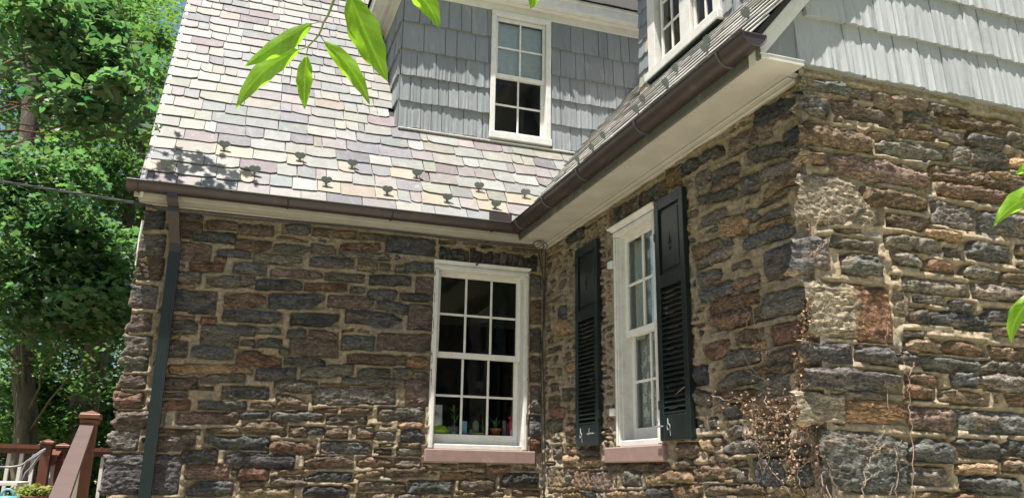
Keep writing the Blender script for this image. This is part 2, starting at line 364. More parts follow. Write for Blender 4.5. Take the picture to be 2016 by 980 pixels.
SC = [((1560,140,4.454), """120 90 500 170 125 G;505 170 715 205 90 g;60 270 310 340 145 G;350 300 910 430 130 P;720 240 1180 290 120 P;90 530 700 640 180 B;690 550 920 575 46 B
935 500 1240 575 100 B;85 730 265 765 105 P;320 790 1225 950 190 P;730 655 1370 735 120 g"""),
((1780,140,4.453), """0 390 280 430 70 g;210 290 560 360 85 g;290 410 1030 510 125 B;820 350 1020 390 55 B;255 530 560 610 100 g;570 580 880 665 120 G;885 590 1200 650 100 g
410 730 930 790 160 g;250 860 715 930 95 B;935 780 1200 830 140 T;720 905 1200 980 75 B"""),
((1560,330,4.2625), """330 620 730 660 85 g;600 215 1120 290 130 B;780 430 1165 480 100 P;790 610 1230 655 110 g;830 740 1110 800 90 g"""),
((1780,330,4.2627), """250 55 810 110 90 B;820 125 1200 170 75 P;280 155 930 260 120 B;650 440 1200 530 170 G;190 545 480 600 75 T;340 690 480 730 60 g;500 860 810 915 90 g;820 915 1200 950 75 B
935 690 1200 720 90 B"""),
((1560,540,4.2625), """160 650 490 660 145 G;540 650 890 700 130 G;895 700 1130 720 70 G;140 865 910 910 160 G;860 230 990 260 210 Y"""),
((1780,540,4.2627), """0 70 540 130 115 g;80 190 350 205 80 g;60 325 720 420 120 K;385 260 590 290 80 G;570 125 1200 200 130 g;670 325 1200 370 100 K;740 475 1200 510 65 B;0 575 318 605 115 B
325 600 690 635 105 R;720 650 1200 690 100 B;150 735 640 775 115 G;660 775 1200 800 95 g;0 650 120 652 36 g;0 865 310 895 80 B;400 890 650 895 100 G;660 900 1200 930 140 g;0 495 180 500 36 g"""),
((1560,750,4.2625), """110 220 430 230 245 Y;455 240 970 265 180 O;430 110 800 130 60 g"""),
((1780,750,4.2627), """20 85 250 115 100 R;290 120 700 155 95 B;50 305 440 330 205 P;450 315 1200 385 175 G;865 145 1200 190 65 R;40 565 430 590 180 G;450 545 870 590 140 K;880 550 1200 580 120 K
60 785 380 795 145 g;430 735 790 745 80 T;825 700 990 710 85 R;1000 700 1200 710 110 g;470 850 980 890 140 G;90 955 400 960 60 T;420 965 680 965 50 R""")]
QC = [((1560,330,4.2625), (90,20), (450,70), (775,500), (60,490), 'Y'), ((1560,330,4.2625), (60,560), (290,560), (330,860), (20,890), 'G'),
      ((1560,330,4.2625), (420,680), (760,740), (790,920), (410,900), 'G'), ((1780,330,4.2627), (240,250), (640,330), (610,560), (230,470), 'g'),
      ((1780,330,4.2627), (540,590), (900,640), (920,820), (510,770), 'G'), ((1780,330,4.2627), (200,760), (370,790), (500,900), (190,880), 'R'),
      ((1560,540,4.2625), (130,20), (800,100), (850,590), (200,530), 'Z'), ((1560,750,4.2625), (270,390), (950,450), (985,960), (330,930), 'G')]
QB = [((1340,380,3.92), (635,450), (890,360), (960,620), (650,700), 'G')]
def collect(fr, S, Q, off=.02):
    out = []
    for (x0, y0, s), txt in S:
        for e in txt.replace('\n', ';').split(';'):
            e = e.split()
            if len(e) < 6: continue
            xl, yl, xr, yr, h = [float(v) for v in e[:5]]
            px = lambda x, y: fr.uv(x0+x/s, y0+y/s, off)
            uL, _ = px(xl, yl); uR, _ = px(xr, yr)
            q = [(uL, px(xl, yl-h/2)[1]), (uR, px(xr, yr-h/2)[1]), (uR, px(xr, yr+h/2)[1]), (uL, px(xl, yl+h/2)[1])]
            gx, gz = .014, .013
            q = [(a_, min(c_, (3.735, 3.715, 3.74)[0 if fr is FA else 1 if fr is FB else 2])) for a_, c_ in q]
            if q[0][1]-q[3][1] < .02 or q[1][1]-q[2][1] < .02: continue
            q = [(q[0][0]-gx, q[0][1]+gz), (q[1][0]+gx, q[1][1]+gz), (q[2][0]+gx, q[2][1]-gz), (q[3][0]-gx, q[3][1]-gz)]
            out.append((q, e[5], (x0+(xl+xr)/2/s, y0+(yl+yr)/2/s)))
    for (x0, y0, s), a, b, c, d, k in Q:
        out.append(([fr.uv(x0+p[0]/s, y0+p[1]/s, off) for p in (a, b, c, d)], k, (0, 0)))
    return out
def fill(fr, stones, u0, u1, z0, z1, avoid, n, seed, pal):
    r = random.Random(seed); c = .016; W = int((u1-u0)/c); H = int((z1-z0)/c); occ = np.zeros((W, H), bool)
    U = u0+(np.arange(W)+.5)*c; Z = z0+(np.arange(H)+.5)*c; UU, ZZ = np.meshgrid(U, Z, indexing='ij')
    for (a, b, cc, d) in avoid: occ |= (UU > a-.005) & (UU < b+.005) & (ZZ > cc-.005) & (ZZ < d+.005)
    for q, k, _ in stones:
        us = [p[0] for p in q]; um, uM = min(us), max(us)
        t = np.clip((UU-q[0][0])/(q[1][0]-q[0][0]+1e-6), 0, 1); top = q[0][1]+(q[1][1]-q[0][1])*t; bot = q[3][1]+(q[2][1]-q[3][1])*t
        occ |= (UU > um-.012) & (UU < uM+.012) & (ZZ < top+.014) & (ZZ > bot-.012)
    out = []
    for size in range(n):
        f = 1-size/n
        w = r.uniform(.06, .12+.30*f); h = r.uniform(.028, .05+.07*f); wi, hi = max(2, int(w/c)), max(2, int(h/c))
        if wi >= W or hi >= H: continue
        i, j = r.randrange(0, W-wi), r.randrange(0, H-hi)
        if occ[i:i+wi, j:j+hi].any(): continue
        occ[max(0, i-1):i+wi+1, max(0, j-1):j+hi+1] = True
        a, b, z_, zz = u0+i*c, u0+(i+wi)*c, z0+j*c, z0+(j+hi)*c; g = r.uniform(-.012, .012)
        out.append(([(a, zz+g), (b, zz-g), (b, z_-g), (a, z_+g)], r.choice(pal), (0, 0)))
    return out
def stone_geo(fr, q, kind, seed, depth, corner=None, res=.013):
    """one hand-split stone: uneven outline, rounded arrises, layered broken face"""
    r = np.random.default_rng(seed)
    q = [np.array(p, float) for p in q]
    w = (abs(q[1][0]-q[0][0])+abs(q[2][0]-q[3][0]))/2; h = (abs(q[0][1]-q[3][1])+abs(q[1][1]-q[2][1]))/2
    nu, nv = int(np.clip(w/res, 6, 46)), int(np.clip(h/(res*.8), 5, 34))
    a, b = np.meshgrid(np.linspace(-1, 1, nu+1), np.linspace(-1, 1, nv+1), indexing='ij')
    big = min(w, h) > .16
    if big: nu, nv = int(min(60, nu*1.5)), int(min(60, nv*1.5)); a, b = np.meshgrid(np.linspace(-1, 1, nu+1), np.linspace(-1, 1, nv+1), indexing='ij')
    k = (.10 if big else .34)
    kk = k*(.1+1.0*r.random((2,)))
    # denser rows at the rim so that the arris is crisp
    a = np.sign(a)*np.abs(a)**.82; b = np.sign(b)*np.abs(b)**.82
    a2 = a*np.sqrt(np.clip(1-kk[0]*b**4*.9, 0, 1)); b2 = b*np.sqrt(np.clip(1-kk[1]*a**4*.9, 0, 1))
    tl, tr, br, bl = q
    s = (a2+1)/2; t = (b2+1)/2
    # wedge ends
    if not big:
        el, er = r.uniform(.3, 1.0, 2)
        if r.random() < .45: el = 1
        if r.random() < .45: er = 1
        sq = np.where(s < .5, el+(1-el)*sm(0, .32, s), er+(1-er)*sm(0, .32, 1-s)); t = .5+(t-.5)*sq+ (1-sq)*r.uniform(-.35, .35)
    P = ((1-s)[..., None]*((1-t)[..., None]*bl+t[..., None]*tl)+s[..., None]*((1-t)[..., None]*br+t[..., None]*tr))
    u, z = P[..., 0], P[..., 1]
    amp = min(.017, h*.20)
    rim = np.maximum(np.abs(a), np.abs(b))**2
    u = u+amp*1.1*fbm(z*22, u*9, seed*.7, 1, 3)*rim*2; z = z+amp*fbm(u*16, z*6, seed*.3, 2, 3)*rim*2.2+.35*amp*fbm(u*55, z*30, seed*.4, 4, 2)*rim*2
    d = np.minimum((1-np.abs(a))*w/2, (1-np.abs(b))*h/2)
    dl = (1+a)*w/2; dr = (1-a)*w/2; db = (1-np.abs(b))*h/2
    if corner == 'L': d = np.minimum(dr, db)
    if corner == 'R': d = np.minimum(dl, db)
    prof = sm(0, min(.016, h*.28), d)**.55
    fr_z = 1/r.uniform(.022, .048); tilt = r.normal(0, .35)
    yy = z*fr_z+(u*tilt*fr_z*.5)+1.3*fbm(u*5, z*9, seed*1.3, 3, 3)
    saw = 1-(yy-np.floor(yy)); saw = saw*sm(0, .10, 1-saw)
    rough = kind in 'YZ' or big
    strata = (saw-.5)*(.004 if rough else .017)*min(1, h/.05)
    # broken facets: lower envelope of a few tilted planes, long in the bedding direction
    nf = int(np.clip(w*h*260, 3, 16)); H = None
    if rough: nf = 22
    for k_ in range(nf):
        uk, zk = r.uniform(u.min(), u.max()), r.uniform(z.min(), z.max()); gx, gz = r.normal(0, .22), r.normal(.02, .62)
        hk = r.uniform(0, .012)+gx*(u-uk)+gz*(z-zk)
        H = hk if H is None else np.minimum(H, hk)
    H = np.clip(H, -.022, .02)
    H = H-H.mean()
    facet = H*(.35 if rough else .85)
    lumps = .006*fbm(u*9+seed, z*16, seed*.9, 5, 3)+(.009 if big else .015)*fbm(u*34, z*58, seed, 6, 3)+(.007*fbm(u*75, z*90, seed, 8, 2) if big else 0)
    belly = -b*r.uniform(-.4, .5)*min(.018, h*.16)
    D = depth*(1+.35*r.normal())
    D = max(.008, D)
    b0 = r.uniform(-.25, .45); wall_c = fr is FC
    ridge = np.where(b > b0, 1-(b-b0)/(1-b0), 1-(b0-b)/(1+b0))
    b0v = .55*fbm(u*14, z*10+seed, seed, 41, 3); ridge = np.clip(ridge+b0v, 0, 1)**.85*sm(0, min(.05, w*.22), (1-np.abs(a))*w/2 if not corner else dl if corner == 'R' else dr)
    Pk = np.clip(h*(.42 if wall_c else .28), .010, .040 if wall_c else .026)*r.uniform(.45, 1.4)
    if big: ridge = sm(0, .35, 1-np.abs(b))*sm(0, .3, 1-np.abs(a)) if not corner else sm(0, .35, 1-np.abs(b)); Pk = .014
    hgt = -.03+prof*.036+Pk*ridge+sm(.0, .012, d)*(strata+lumps+facet*(1.25 if wall_c else 1.0))+(.012 if corner else 0)*prof
    D = .030
    if corner:
        # carry the face round to the arris
        e = (1+a)/2 if corner == 'R' else (1-a)/2
        u = u+(D+.012)*sm(.7, 1, e)*(1 if corner == 'R' else -1)*(1.0)
    X = fr.P(u, z, hgt).reshape(-1, 3)
    I = np.arange((nu+1)*(nv+1)).reshape(nu+1, nv+1)
    F4 = np.stack([I[:-1, :-1], I[1:, :-1], I[1:, 1:], I[:-1, 1:]], -1).reshape(-1, 4)
    base = np.array(PAL['Y' if kind == 'Z' else kind])*(1+.14*r.normal())*(1+.028*r.normal(size=3))
    c = np.tile(base, (X.shape[0], 1)); uf, zf, df = u.ravel(), z.ravel(), d.ravel()
    alt = np.array(PAL['B'] if r.random() < .5 else PAL['g'])
    if kind == 'Z': m_ = sm(.42, .62, ((a.ravel()+1)/2)+.18*fbm(uf*12, zf*12, 1, 2, 3)); c = c*(1-m_[:, None])+np.array((.27, .155, .095))*m_[:, None]
    else:
        m_ = sm(.05, .4, fbm(uf*7, zf*14, seed*3.1, 11, 4))*.5; c = c*(1-m_[:, None])+alt*m_[:, None]
    dk = sm(.0, .4, fbm(uf*10+5, zf*22, seed*1.7, 13, 4)); c = c*(1-.45*dk[:, None])
    mo = (1-sm(.0, .016, df+.010*fbm(uf*40, zf*40, seed, 15, 2)))*.8; c = c*(1-mo[:, None])+MORT*.92*mo[:, None]
    return X, F4, np.clip(c*(np.array((1.64, 1.56, 1.43)) if fr is FC else np.array((1.07, 1.05, 1.01))), .01, .9)  # FC stones lightened and warmed: raking sunlight put into their colour
def wall(fr, u0, u1, z0, z1, stones, holes, label, seed, mortar_amp=1.0, res=.014, cornerL=None, cornerR=None):
    nu, nz = int((u1-u0)/res), int((z1-z0)/res)
    U, Z = np.meshgrid(np.linspace(u0, u1, nu+1), np.linspace(z0, z1, nz+1), indexing='ij')
    hgt = .012*fbm(U*4, Z*7, seed, 21, 3)+.022*fbm(U*17, Z*28, seed, 22, 5)
    lift = np.zeros_like(U); inner = np.zeros(U.shape, bool)
    for q, k, _ in stones:
        us = [p[0] for p in q]; zs = [p[1] for p in q]; a_, b_, c_, d_ = min(us), max(us), min(zs), max(zs)
        i0, i1 = np.searchsorted(U[:, 0], [a_-.05, b_+.05]); j0, j1 = np.searchsorted(Z[0], [c_-.05, d_+.05])
        if i1 <= i0 or j1 <= j0: continue
        uu, zz = U[i0:i1, j0:j1], Z[i0:i1, j0:j1]
        t = np.clip((uu-q[0][0])/(q[1][0]-q[0][0]+1e-6), 0, 1); top = q[0][1]+(q[1][1]-q[0][1])*t; bot = q[3][1]+(q[2][1]-q[3][1])*t
        dx = np.maximum(np.maximum(a_-uu, uu-b_), 0); dz = np.maximum(np.maximum(bot-zz, zz-top), 0); dd = np.hypot(dx, dz)
        below = np.where(zz > top, 1.0, np.where(zz < bot, .25, .6))           # mortar beds slope out on top of the stones
        lift[i0:i1, j0:j1] = np.maximum(lift[i0:i1, j0:j1], .020*mortar_amp*below*np.exp(-(dd/.024)**2))
        ins = (dx <= 0) & (zz < top-.006) & (zz > bot+.006) & (uu > a_+.006) & (uu < b_-.006); inner[i0:i1, j0:j1] |= ins
    hgt = np.where(inner, -.016, hgt+lift+(.010 if fr is FC else .004))
    hgt[:, -1] = 0; hgt[:, 0] = 0
    if cornerL: hgt[:2, :] = .020; U = U.copy(); U[0, :] -= .020
    if cornerR: hgt[-2:, :] = .020; U = U.copy(); U[-1, :] += .020
    sun_tone = 1.3 if fr is FC else 1.0  # paler FC mortar, sunlight painted into the colour
    X = fr.P(U, Z, hgt).reshape(-1, 3)
    I = np.arange(X.shape[0]).reshape(nu+1, nz+1)
    F4 = np.stack([I[:-1, :-1], I[1:, :-1], I[1:, 1:], I[:-1, 1:]], -1).reshape(-1, 4)
    cu, cz = (U[:-1, :-1]+U[1:, 1:])/2, (Z[:-1, :-1]+Z[1:, 1:])/2; keep = np.ones(cu.shape, bool)
    for (a_, b_, c_, d_) in holes: keep &= ~((cu > a_) & (cu < b_) & (cz > c_) & (cz < d_))
    F4 = F4[keep.ravel()]
    st = sm(.0, .5, fbm(U.ravel()*1.6, Z.ravel()*2.4, seed, 31, 4))*.45
    c = MORT*(1-st[:, None])+np.array((.20, .165, .115))*st[:, None]; s2 = sm(.1, .5, fbm(U.ravel()*5, Z.ravel()*7, seed, 35, 4))[:, None]*.5; c = c*(1-s2)+np.array((.30, .28, .25))*s2
    return mesh('stone_wall', X, F4, M['mortar'], HOUSE, True, np.clip(c*sun_tone, 0, .8), label)
WIN_A = (1.765, 2.64, 1.83, 3.50); WIN_B = (-5.78, -5.13, 1.83, 3.50)
stA = collect(FA, SA, QA); stB = collect(FB, SB, QB); stC = collect(FC, SC, QC)
holeA = [WIN_A, (1.70, 2.74, 1.71, 1.83)]; holeB = [WIN_B, (-5.94, -5.06, 1.71, 1.83)]
stA += fill(FA, stA, -.745, 2.82, .95, 3.735, holeA+[(1.70, 2.72, 1.7, 3.55)], 16000, 3, 'GgBBRPTg')
stB += fill(FB, stB, -7.29, -3.475, .95, 3.72, holeB+[(-5.83, -5.08, 1.7, 3.53)], 20000, 5, 'gBRTTPgBK')
stC += fill(FC, stC, 2.86, 5.6, .95, 3.78, [], 16000, 8, 'GgBBRPTg')
walls = [wall(FA, -.745, 2.84, 0, 3.760, stA, [WIN_A], None, 2),
         wall(FB, -7.317, -3.475, 0, 3.745, stB, [WIN_B], None, 4, 1.15, cornerR=True),
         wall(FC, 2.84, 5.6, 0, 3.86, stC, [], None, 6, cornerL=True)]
_b = MB(); _b.box((-.745, 7.345, 0), (1.74, 7.65, 3.9)); _b.box((2.665, 7.345, 0), (3.1, 7.65, 3.9)); _b.box((1.74, 7.345, 0), (2.665, 7.65, 1.8)); _b.box((1.74, 7.345, 3.52), (2.665, 7.65, 3.9))
_b.box((2.87, 5.80, 0), (3.15, 7.34, 3.9)); _b.box((2.87, 3.56, 0), (3.15, 5.11, 3.9)); _b.box((2.87, 5.11, 0), (3.15, 5.80, 1.8)); _b.box((2.87, 5.11, 3.52), (3.15, 5.80, 3.9))
_b.box((3.15, 3.56, 0), (9.0, 3.8, 4.3)); _b.box((-.745, 7.65, 0), (-.45, 13, 3.9)); _b.box((-.45, 12.7, 0), (9, 13, 3.9)); _b.box((8.7, 3.8, 0), (9, 12.7, 3.9))
_b.build('wall_core', M['dark'], HOUSE)
_b = MB(); _b.box((-.44, 7.66, .9), (8.69, 12.69, 1.0)); _b.box((3.16, 3.81, .9), (8.69, 7.65, 1.0)); _b.build('floor', M['floorboard'], HOUSE)
allst = []
for wi, (fr, st) in enumerate(((FA, stA), (FB, stB), (FC, stC))):
    for i, (q, k, _) in enumerate(st):
        corner = None
        us = [p[0] for p in q]
        if wi == 1 and max(us) > -3.56: corner = 'R'
        if wi == 2 and min(us) < 2.90: corner = 'L'
        dep = (.022, .028, .028)[wi]
        if wi == 2 and k in 'YZ': dep = .022
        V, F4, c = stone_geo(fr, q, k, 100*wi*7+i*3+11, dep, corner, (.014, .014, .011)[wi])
        pp = proj(V); ok = (pp[:, 0] > -40) & (pp[:, 0] < 2060) & (pp[:, 1] < 1010)
        area = float(np.ptp(pp[:, 0])*np.ptp(pp[:, 1])) if ok.mean() > .3 else 0
        allst.append((area, wi, V, F4, c))
allst.sort(key=lambda t: -t[0])
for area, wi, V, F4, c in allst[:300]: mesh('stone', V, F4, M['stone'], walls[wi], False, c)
for w in range(3):
    rest = [t for t in allst[300:] if t[1] == w]; n = 0; Vs, Fs, Cs = [], [], []
    for t in rest: Vs.append(t[2]); Fs.append(t[3]+n); Cs.append(t[4]); n += len(t[2])
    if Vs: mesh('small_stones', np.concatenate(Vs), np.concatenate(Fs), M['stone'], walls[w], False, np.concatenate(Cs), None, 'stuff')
print('stones', len(allst))
# ------------------------------------------------------------------ windows
def glass_mat():
    m, nt, nd, lk, pb = mat_new('window_glass'); nd.remove(pb)
    out = [n for n in nd if n.type == 'OUTPUT_MATERIAL'][0]
    tr = nd.new('ShaderNodeBsdfTransparent'); tr.inputs[0].default_value = (.86, .9, .9, 1)
    gl = nd.new('ShaderNodeBsdfGlossy'); gl.inputs['Roughness'].default_value = .02
    fr = nd.new('ShaderNodeFresnel'); fr.inputs[0].default_value = 1.55
    nz = noise_node(nt, 3.2, 2, .5, (1, 1, 1), 'World'); bp = bump(nt, nz.outputs['Fac'], .12, .02)
    lk.new(bp, gl.inputs['Normal']); mx = nd.new('ShaderNodeMixShader'); mt = nd.new('ShaderNodeMath'); mt.operation = 'MULTIPLY'; mt.inputs[1].default_value = .9
    lk.new(fr.outputs[0], mt.inputs[0]); lk.new(mt.outputs[0], mx.inputs[0]); lk.new(tr.outputs[0], mx.inputs[1]); lk.new(gl.outputs[0], mx.inputs[2]); lk.new(mx.outputs[0], out.inputs[0])
    return m
M['glass'] = glass_mat()
def lace_mat():
    m, nt, nd, lk, pb = mat_new('lace'); out = [n for n in nd if n.type == 'OUTPUT_MATERIAL'][0]
    g = nd.new('ShaderNodeNewGeometry'); mp = nd.new('ShaderNodeMapping'); mp.inputs['Scale'].default_value = (1, 1, .6); lk.new(g.outputs['Position'], mp.inputs[0])
    v = nd.new('ShaderNodeTexVoronoi'); v.feature = 'SMOOTH_F1'; v.inputs['Scale'].default_value = 17; lk.new(mp.outputs[0], v.inputs['Vector'])
    n2 = noise_node(nt, 24, 3, .6, (1, 1, 1), 'World', 1.5)
    ad = nd.new('ShaderNodeMath'); ad.operation = 'ADD'; lk.new(v.outputs['Distance'], ad.inputs[0]); lk.new(n2.outputs['Fac'], ad.inputs[1])
    r = ramp(nt, ad.outputs[0], [(.80, (.97,)*3), (.86, (.45,)*3)])
    lk.new(r.outputs[0], pb.inputs['Alpha']); pb.inputs['Base Color'].default_value = (.85, .87, .80, 1); pb.inputs['Roughness'].default_value = .9
    return m
M['lace'] = lace_mat()
M['fabric'] = paint('curtain_fabric', (.66, .67, .60), .9, None, .2, 20)
M['blind'] = paint('white_blind', (.72, .76, .80), .7, None, .05, 20)
def sash(win, fr, uc, hw, z0, z1, n, cols, rows, st=.04, top=.04, bot=.05, mun=.02, mat='white', label=None, dz=.034, wav=0):
    """one sash: frame, muntins and panes; glass opening is uc±hw, z0..z1"""
    b = MB()
    fr.box(b, uc-hw-st, uc-hw, z0-bot, z1+top, n-dz, n, .003); fr.box(b, uc+hw, uc+hw+st, z0-bot, z1+top, n-dz, n, .003)
    fr.box(b, uc-hw, uc+hw, z0-bot, z0, n-dz+.001, n-.001, .003); fr.box(b, uc-hw, uc+hw, z1, z1+top, n-dz+.001, n-.001, .003)
    s = b.build('sash', M[mat], win, label=label)
    for i in range(1, cols):
        u = uc-hw+2*hw*i/cols; b = MB(); fr.box(b, u-mun/2, u+mun/2, z0, z1, n-dz*.8, n-.004, .004); b.build('muntin', M[mat], win)
    for j in range(1, rows):
        z = z0+(z1-z0)*j/rows
        for i in range(cols):
            ua, ub = uc-hw+2*hw*i/cols+(mun/2 if i else 0), uc-hw+2*hw*(i+1)/cols-(mun/2 if i < cols-1 else 0)
            b = MB(); fr.box(b, ua, ub, z-mun/2, z+mun/2, n-dz*.8+.001, n-.005, .004); b.build('muntin', M[mat], win)
    for i in range(cols):
        for j in range(rows):
            ua, ub = uc-hw+2*hw*i/cols, uc-hw+2*hw*(i+1)/cols; za, zb = z0+(z1-z0)*j/rows, z0+(z1-z0)*(j+1)/rows
            t1, t2 = random.uniform(-.0012, .0012), random.uniform(-.0012, .0012); nn = n-dz*.55
            V = [fr.P(ua, za, nn+t1), fr.P(ub, za, nn-t1), fr.P(ub, zb, nn+t2), fr.P(ua, zb, nn-t2)]
            mesh('pane', V, [(0, 1, 2, 3)], M['glass'], win)
    return s
def big_window(fr, uc, co, gw, cols, nU, nL, label):
    """six over six (or four over four) double-hung window with brick moulding and a brownstone sill; co = half width of the casing"""
    b = MB()
    for s in (-1, 1):
        a, c = sorted((uc+s*co, uc+s*(co-.05)))
        fr.box(b, a, c, 1.832, 3.43, -.06, .018, .004)
        a2, c2 = sorted((uc+s*(co-.012), uc+s*(co-.05+.006))); fr.box(b, a2, c2, 1.833, 3.43, .0185, .028, .006)
        a, c = sorted((uc+s*(co-.05), uc+s*(gw+.038))); fr.box(b, a, c, 1.834, 3.43, -.20, -.012, .003)
    fr.box(b, uc-co, uc+co, 3.431, 3.478, -.06, .020, .004)
    fr.box(b, uc-co+.012, uc+co-.012, 3.436, 3.470, .0205, .030, .006)
    fr.box(b, uc-gw-.04, uc+gw+.04, 3.425, 3.4309, -.2, -.012, 0)
    # crown over the head
    prof = [(.0, 3.478), (.026, 3.479), (.032, 3.487), (.040, 3.494), (.052, 3.500), (.060, 3.503), (.062, 3.514), (-.02, 3.520)]
    ext = [0, .008, .012, .018, .026, .03, .032, .03]
    if cols == 3: ext = [.35*e_ for e_ in ext]; prof = [(n_*.62 if n_ > 0 else n_, z_) for n_, z_ in prof]
    L = [fr.P(uc-co-e, z, n) for (n, z), e in zip(prof, ext)]; R_ = [fr.P(uc+co+e, z, n) for (n, z), e in zip(prof, ext)]
    k = len(prof); b.add(L+R_, [(i, i+1, k+i+1, k+i) for i in range(k-1)]+[tuple(range(k))[::-1], tuple(range(k, 2*k))])
    # sub sill
    fr.box(b, uc-co+.002, uc+co-.002, 1.8265, 1.870, -.2, .012, .004)
    win = b.build('window', M['peel'], HOUSE, label=label)
    if cols == 3:   # little hinge leaves left from the old shutters
        h = MB(); fr.box(h, uc-co+.006, uc-co+.022, 3.20, 3.26, .028, .036, .002); h.build('hinge', M['peel'], win)
        h = MB(); fr.box(h, uc+co-.022, uc+co-.012, 2.06, 2.16, .028, .036, .002); h.build('hinge', M['iron'], win)
    sash(win, fr, uc, gw, 2.690, 3.388, nU, cols, 2, bot=.05)
    sash(win, fr, uc, gw, 1.962, 2.642, nL, cols, 2, top=.045, bot=.085)
    s = MB()
    u0, u1 = (1.712, 2.732) if cols == 3 else (-5.955, -5.052)
    fr.box(s, u0, u1, 1.714, 1.8255, -.1, .048, .008); s.build('sill', M['brownstone'], win)
    return win
winA = big_window(FA, 2.2025, .4625, .372, 3, -.085, -.128, 'white six over six window in shaded rear wall with plants inside')
winB = big_window(FB, -5.455, .345, .25, 2, -.05, -.095, 'white multi-pane window between green shutters with lace curtains')
for z, u in ((3.20, -5.865), (2.055, -5.865)):
    b = MB(); FB.box(b, u, u+.068, z, z+.055, -.01, .045, .004); b.build('hinge_block', M['peel'], winB)
# curtains behind the wing window, wavy lace and a plain drape
def drape(u0, u1, z0, z1, n, amp, wl, mat, name, win, fr=FB):
    U, Z = np.meshgrid(np.linspace(u0, u1, int(abs(u1-u0)/.008)+2), np.linspace(z0, z1, 14), indexing='ij')
    H = n+amp*np.sin(U*2*math.pi/wl+.6*np.sin(Z*3))+amp*.5*np.sin(U*2*math.pi/wl*2.3+1)
    X = fr.P(U, Z, H).reshape(-1, 3); I = np.arange(len(X)).reshape(U.shape)
    F4 = np.stack([I[:-1, :-1], I[1:, :-1], I[1:, 1:], I[:-1, 1:]], -1).reshape(-1, 4); mesh(name, X, F4, M[mat], win, True)
drape(-5.73, -5.18, 1.93, 3.40, -.165, .006, .11, 'lace', 'lace_curtain', winB)
drape(-5.73, -5.58, 2.62, 3.40, -.13, .012, .05, 'fabric', 'curtain', winB)
b = MB()
for k in range(12):
    z = 2.75+k*.053; p = [FB.P(-5.46, z, -.165), FB.P(-5.18, z, -.165), FB.P(-5.18, z+.028, -.150), FB.P(-5.46, z+.028, -.150)]
    b.add(p, [(0, 1, 2, 3)])
b.build('blind', M['fabric'], winB)

# ------------------------------------------------------------------ shutters of the wing window
def shutter(u0, u1, label, seed):
    fr = FB; z0, z1 = 1.845, 3.50; n0, n1 = .022, .060; st = .055
    b = MB()
    fr.box(b, u0, u0+st, z0, z1, n0, n1, .003); fr.box(b, u1-st, u1, z0, z1, n0, n1, .003)
    for a, c in ((z0, z0+.165), (2.865, 2.955), (z1-.075, z1)): fr.box(b, u0+st, u1-st, a, c, n0+.001, n1-.001, .003)
    o = b.build('shutter', M['shutter'], HOUSE, label=label)
    # raised panel; a black inlay paints the dark of a tree-shaped cut
    p = MB(); fr.box(p, u0+st, u1-st, 2.955, z1-.075, n0+.008, n0+.018, 0); fr.box(p, u0+st+.028, u1-st-.028, 2.985, z1-.105, n0+.0185, n0+.028, .008)
    p.build('panel', M['shutter'], o)
    uc = (u0+u1)/2; zc = 3.17
    pts = [(0, .075), (.006, .045), (.019, .0), (.024, -.022), (.006, -.018), (.006, -.034), (.015, -.040), (.012, -.062), (0, -.070), (-.012, -.062), (-.015, -.040), (-.006, -.034), (-.006, -.018), (-.024, -.022), (-.019, 0), (-.006, .045)]
    V = [fr.P(uc+a, zc+c, n0+.0286) for a, c in pts]+[fr.P(uc+a*.9, zc+c*.95, n0+.0225) for a, c in pts]; k = len(pts)
    mesh('painted_cut_out', V, [tuple(range(k))]+[(i, (i+1) % k, k+(i+1) % k, k+i) for i in range(k)], M['hole'], o)
    ns = 24
    proto = None
    for i in range(ns):
        z = z0+.165+.012+i*(2.865-z0-.165-.012)/ns
        V = [fr.P(u0+st, z, n1-.004), fr.P(u1-st, z, n1-.004), fr.P(u1-st, z+.034, n0+.004), fr.P(u0+st, z+.034, n0+.004)]
        V += [v+np.array([0, 0, -.0065]) for v in V]
        mesh('slat', V, [(0, 1, 2, 3), (7, 6, 5, 4), (0, 4, 5, 1), (1, 5, 6, 2), (2, 6, 7, 3), (3, 7, 4, 0)], M['shutter'], o)
    # iron ring hook and turn-buckle on the bottom rail
    h = MB(); c0 = np.array([u0+.13, 1.93]); ring = [fr.P(c0[0]+.018*math.cos(t), c0[1]+.02*math.sin(t), n1+.008) for t in np.linspace(-.9, 4.4, 14)]
    h.tube(ring, .0035, 6); h.tube([fr.P(c0[0]-.012, c0[1]+.055, n1+.006), fr.P(c0[0], c0[1]+.02, n1+.012)], .0035, 6); h.tube([fr.P(c0[0]+.012, c0[1]-.018, n1+.006), fr.P(c0[0]+.014, c0[1]-.055, n1+.003)], .003, 6)
    h.build('hook', M['steel'], o)
    h = MB(); uu = u0+.03 if seed == 2 else u1-.09
    h.tube([fr.P(uu-.055, 1.935, n1+.026), fr.P(uu+.02, 1.938, n1+.028)], .006, 8); h.tube([fr.P(uu+.01, 1.938, n1), fr.P(uu+.01, 1.938, n1+.03)], .005, 8)
    h.tube([fr.P(uu-.02, 1.925, n1+.03), fr.P(uu-.005, 1.975, n1+.03)], .004, 6); h.build('catch', M['steel'], o)
    # strap hinges at the casing side
    for z in (2.08, 3.24):
        s_ = MB(); a = u1 if seed == 1 else u0
        fr.box(s_, a-.012, a+.012, z-.03, z+.03, n0-.004, n1+.004, .003); s_.build('hinge', M['shutter'], o)
M['hole'] = paint('painted_cut_dark', (.004, .004, .004), .9)
shutter(-6.475, -6.035, 'dark green louvered shutter left of the wing window, nearer the inside corner', 1)
shutter(-5.055, -4.665, 'dark green louvered shutter right of the wing window, overlapping the sash', 2)

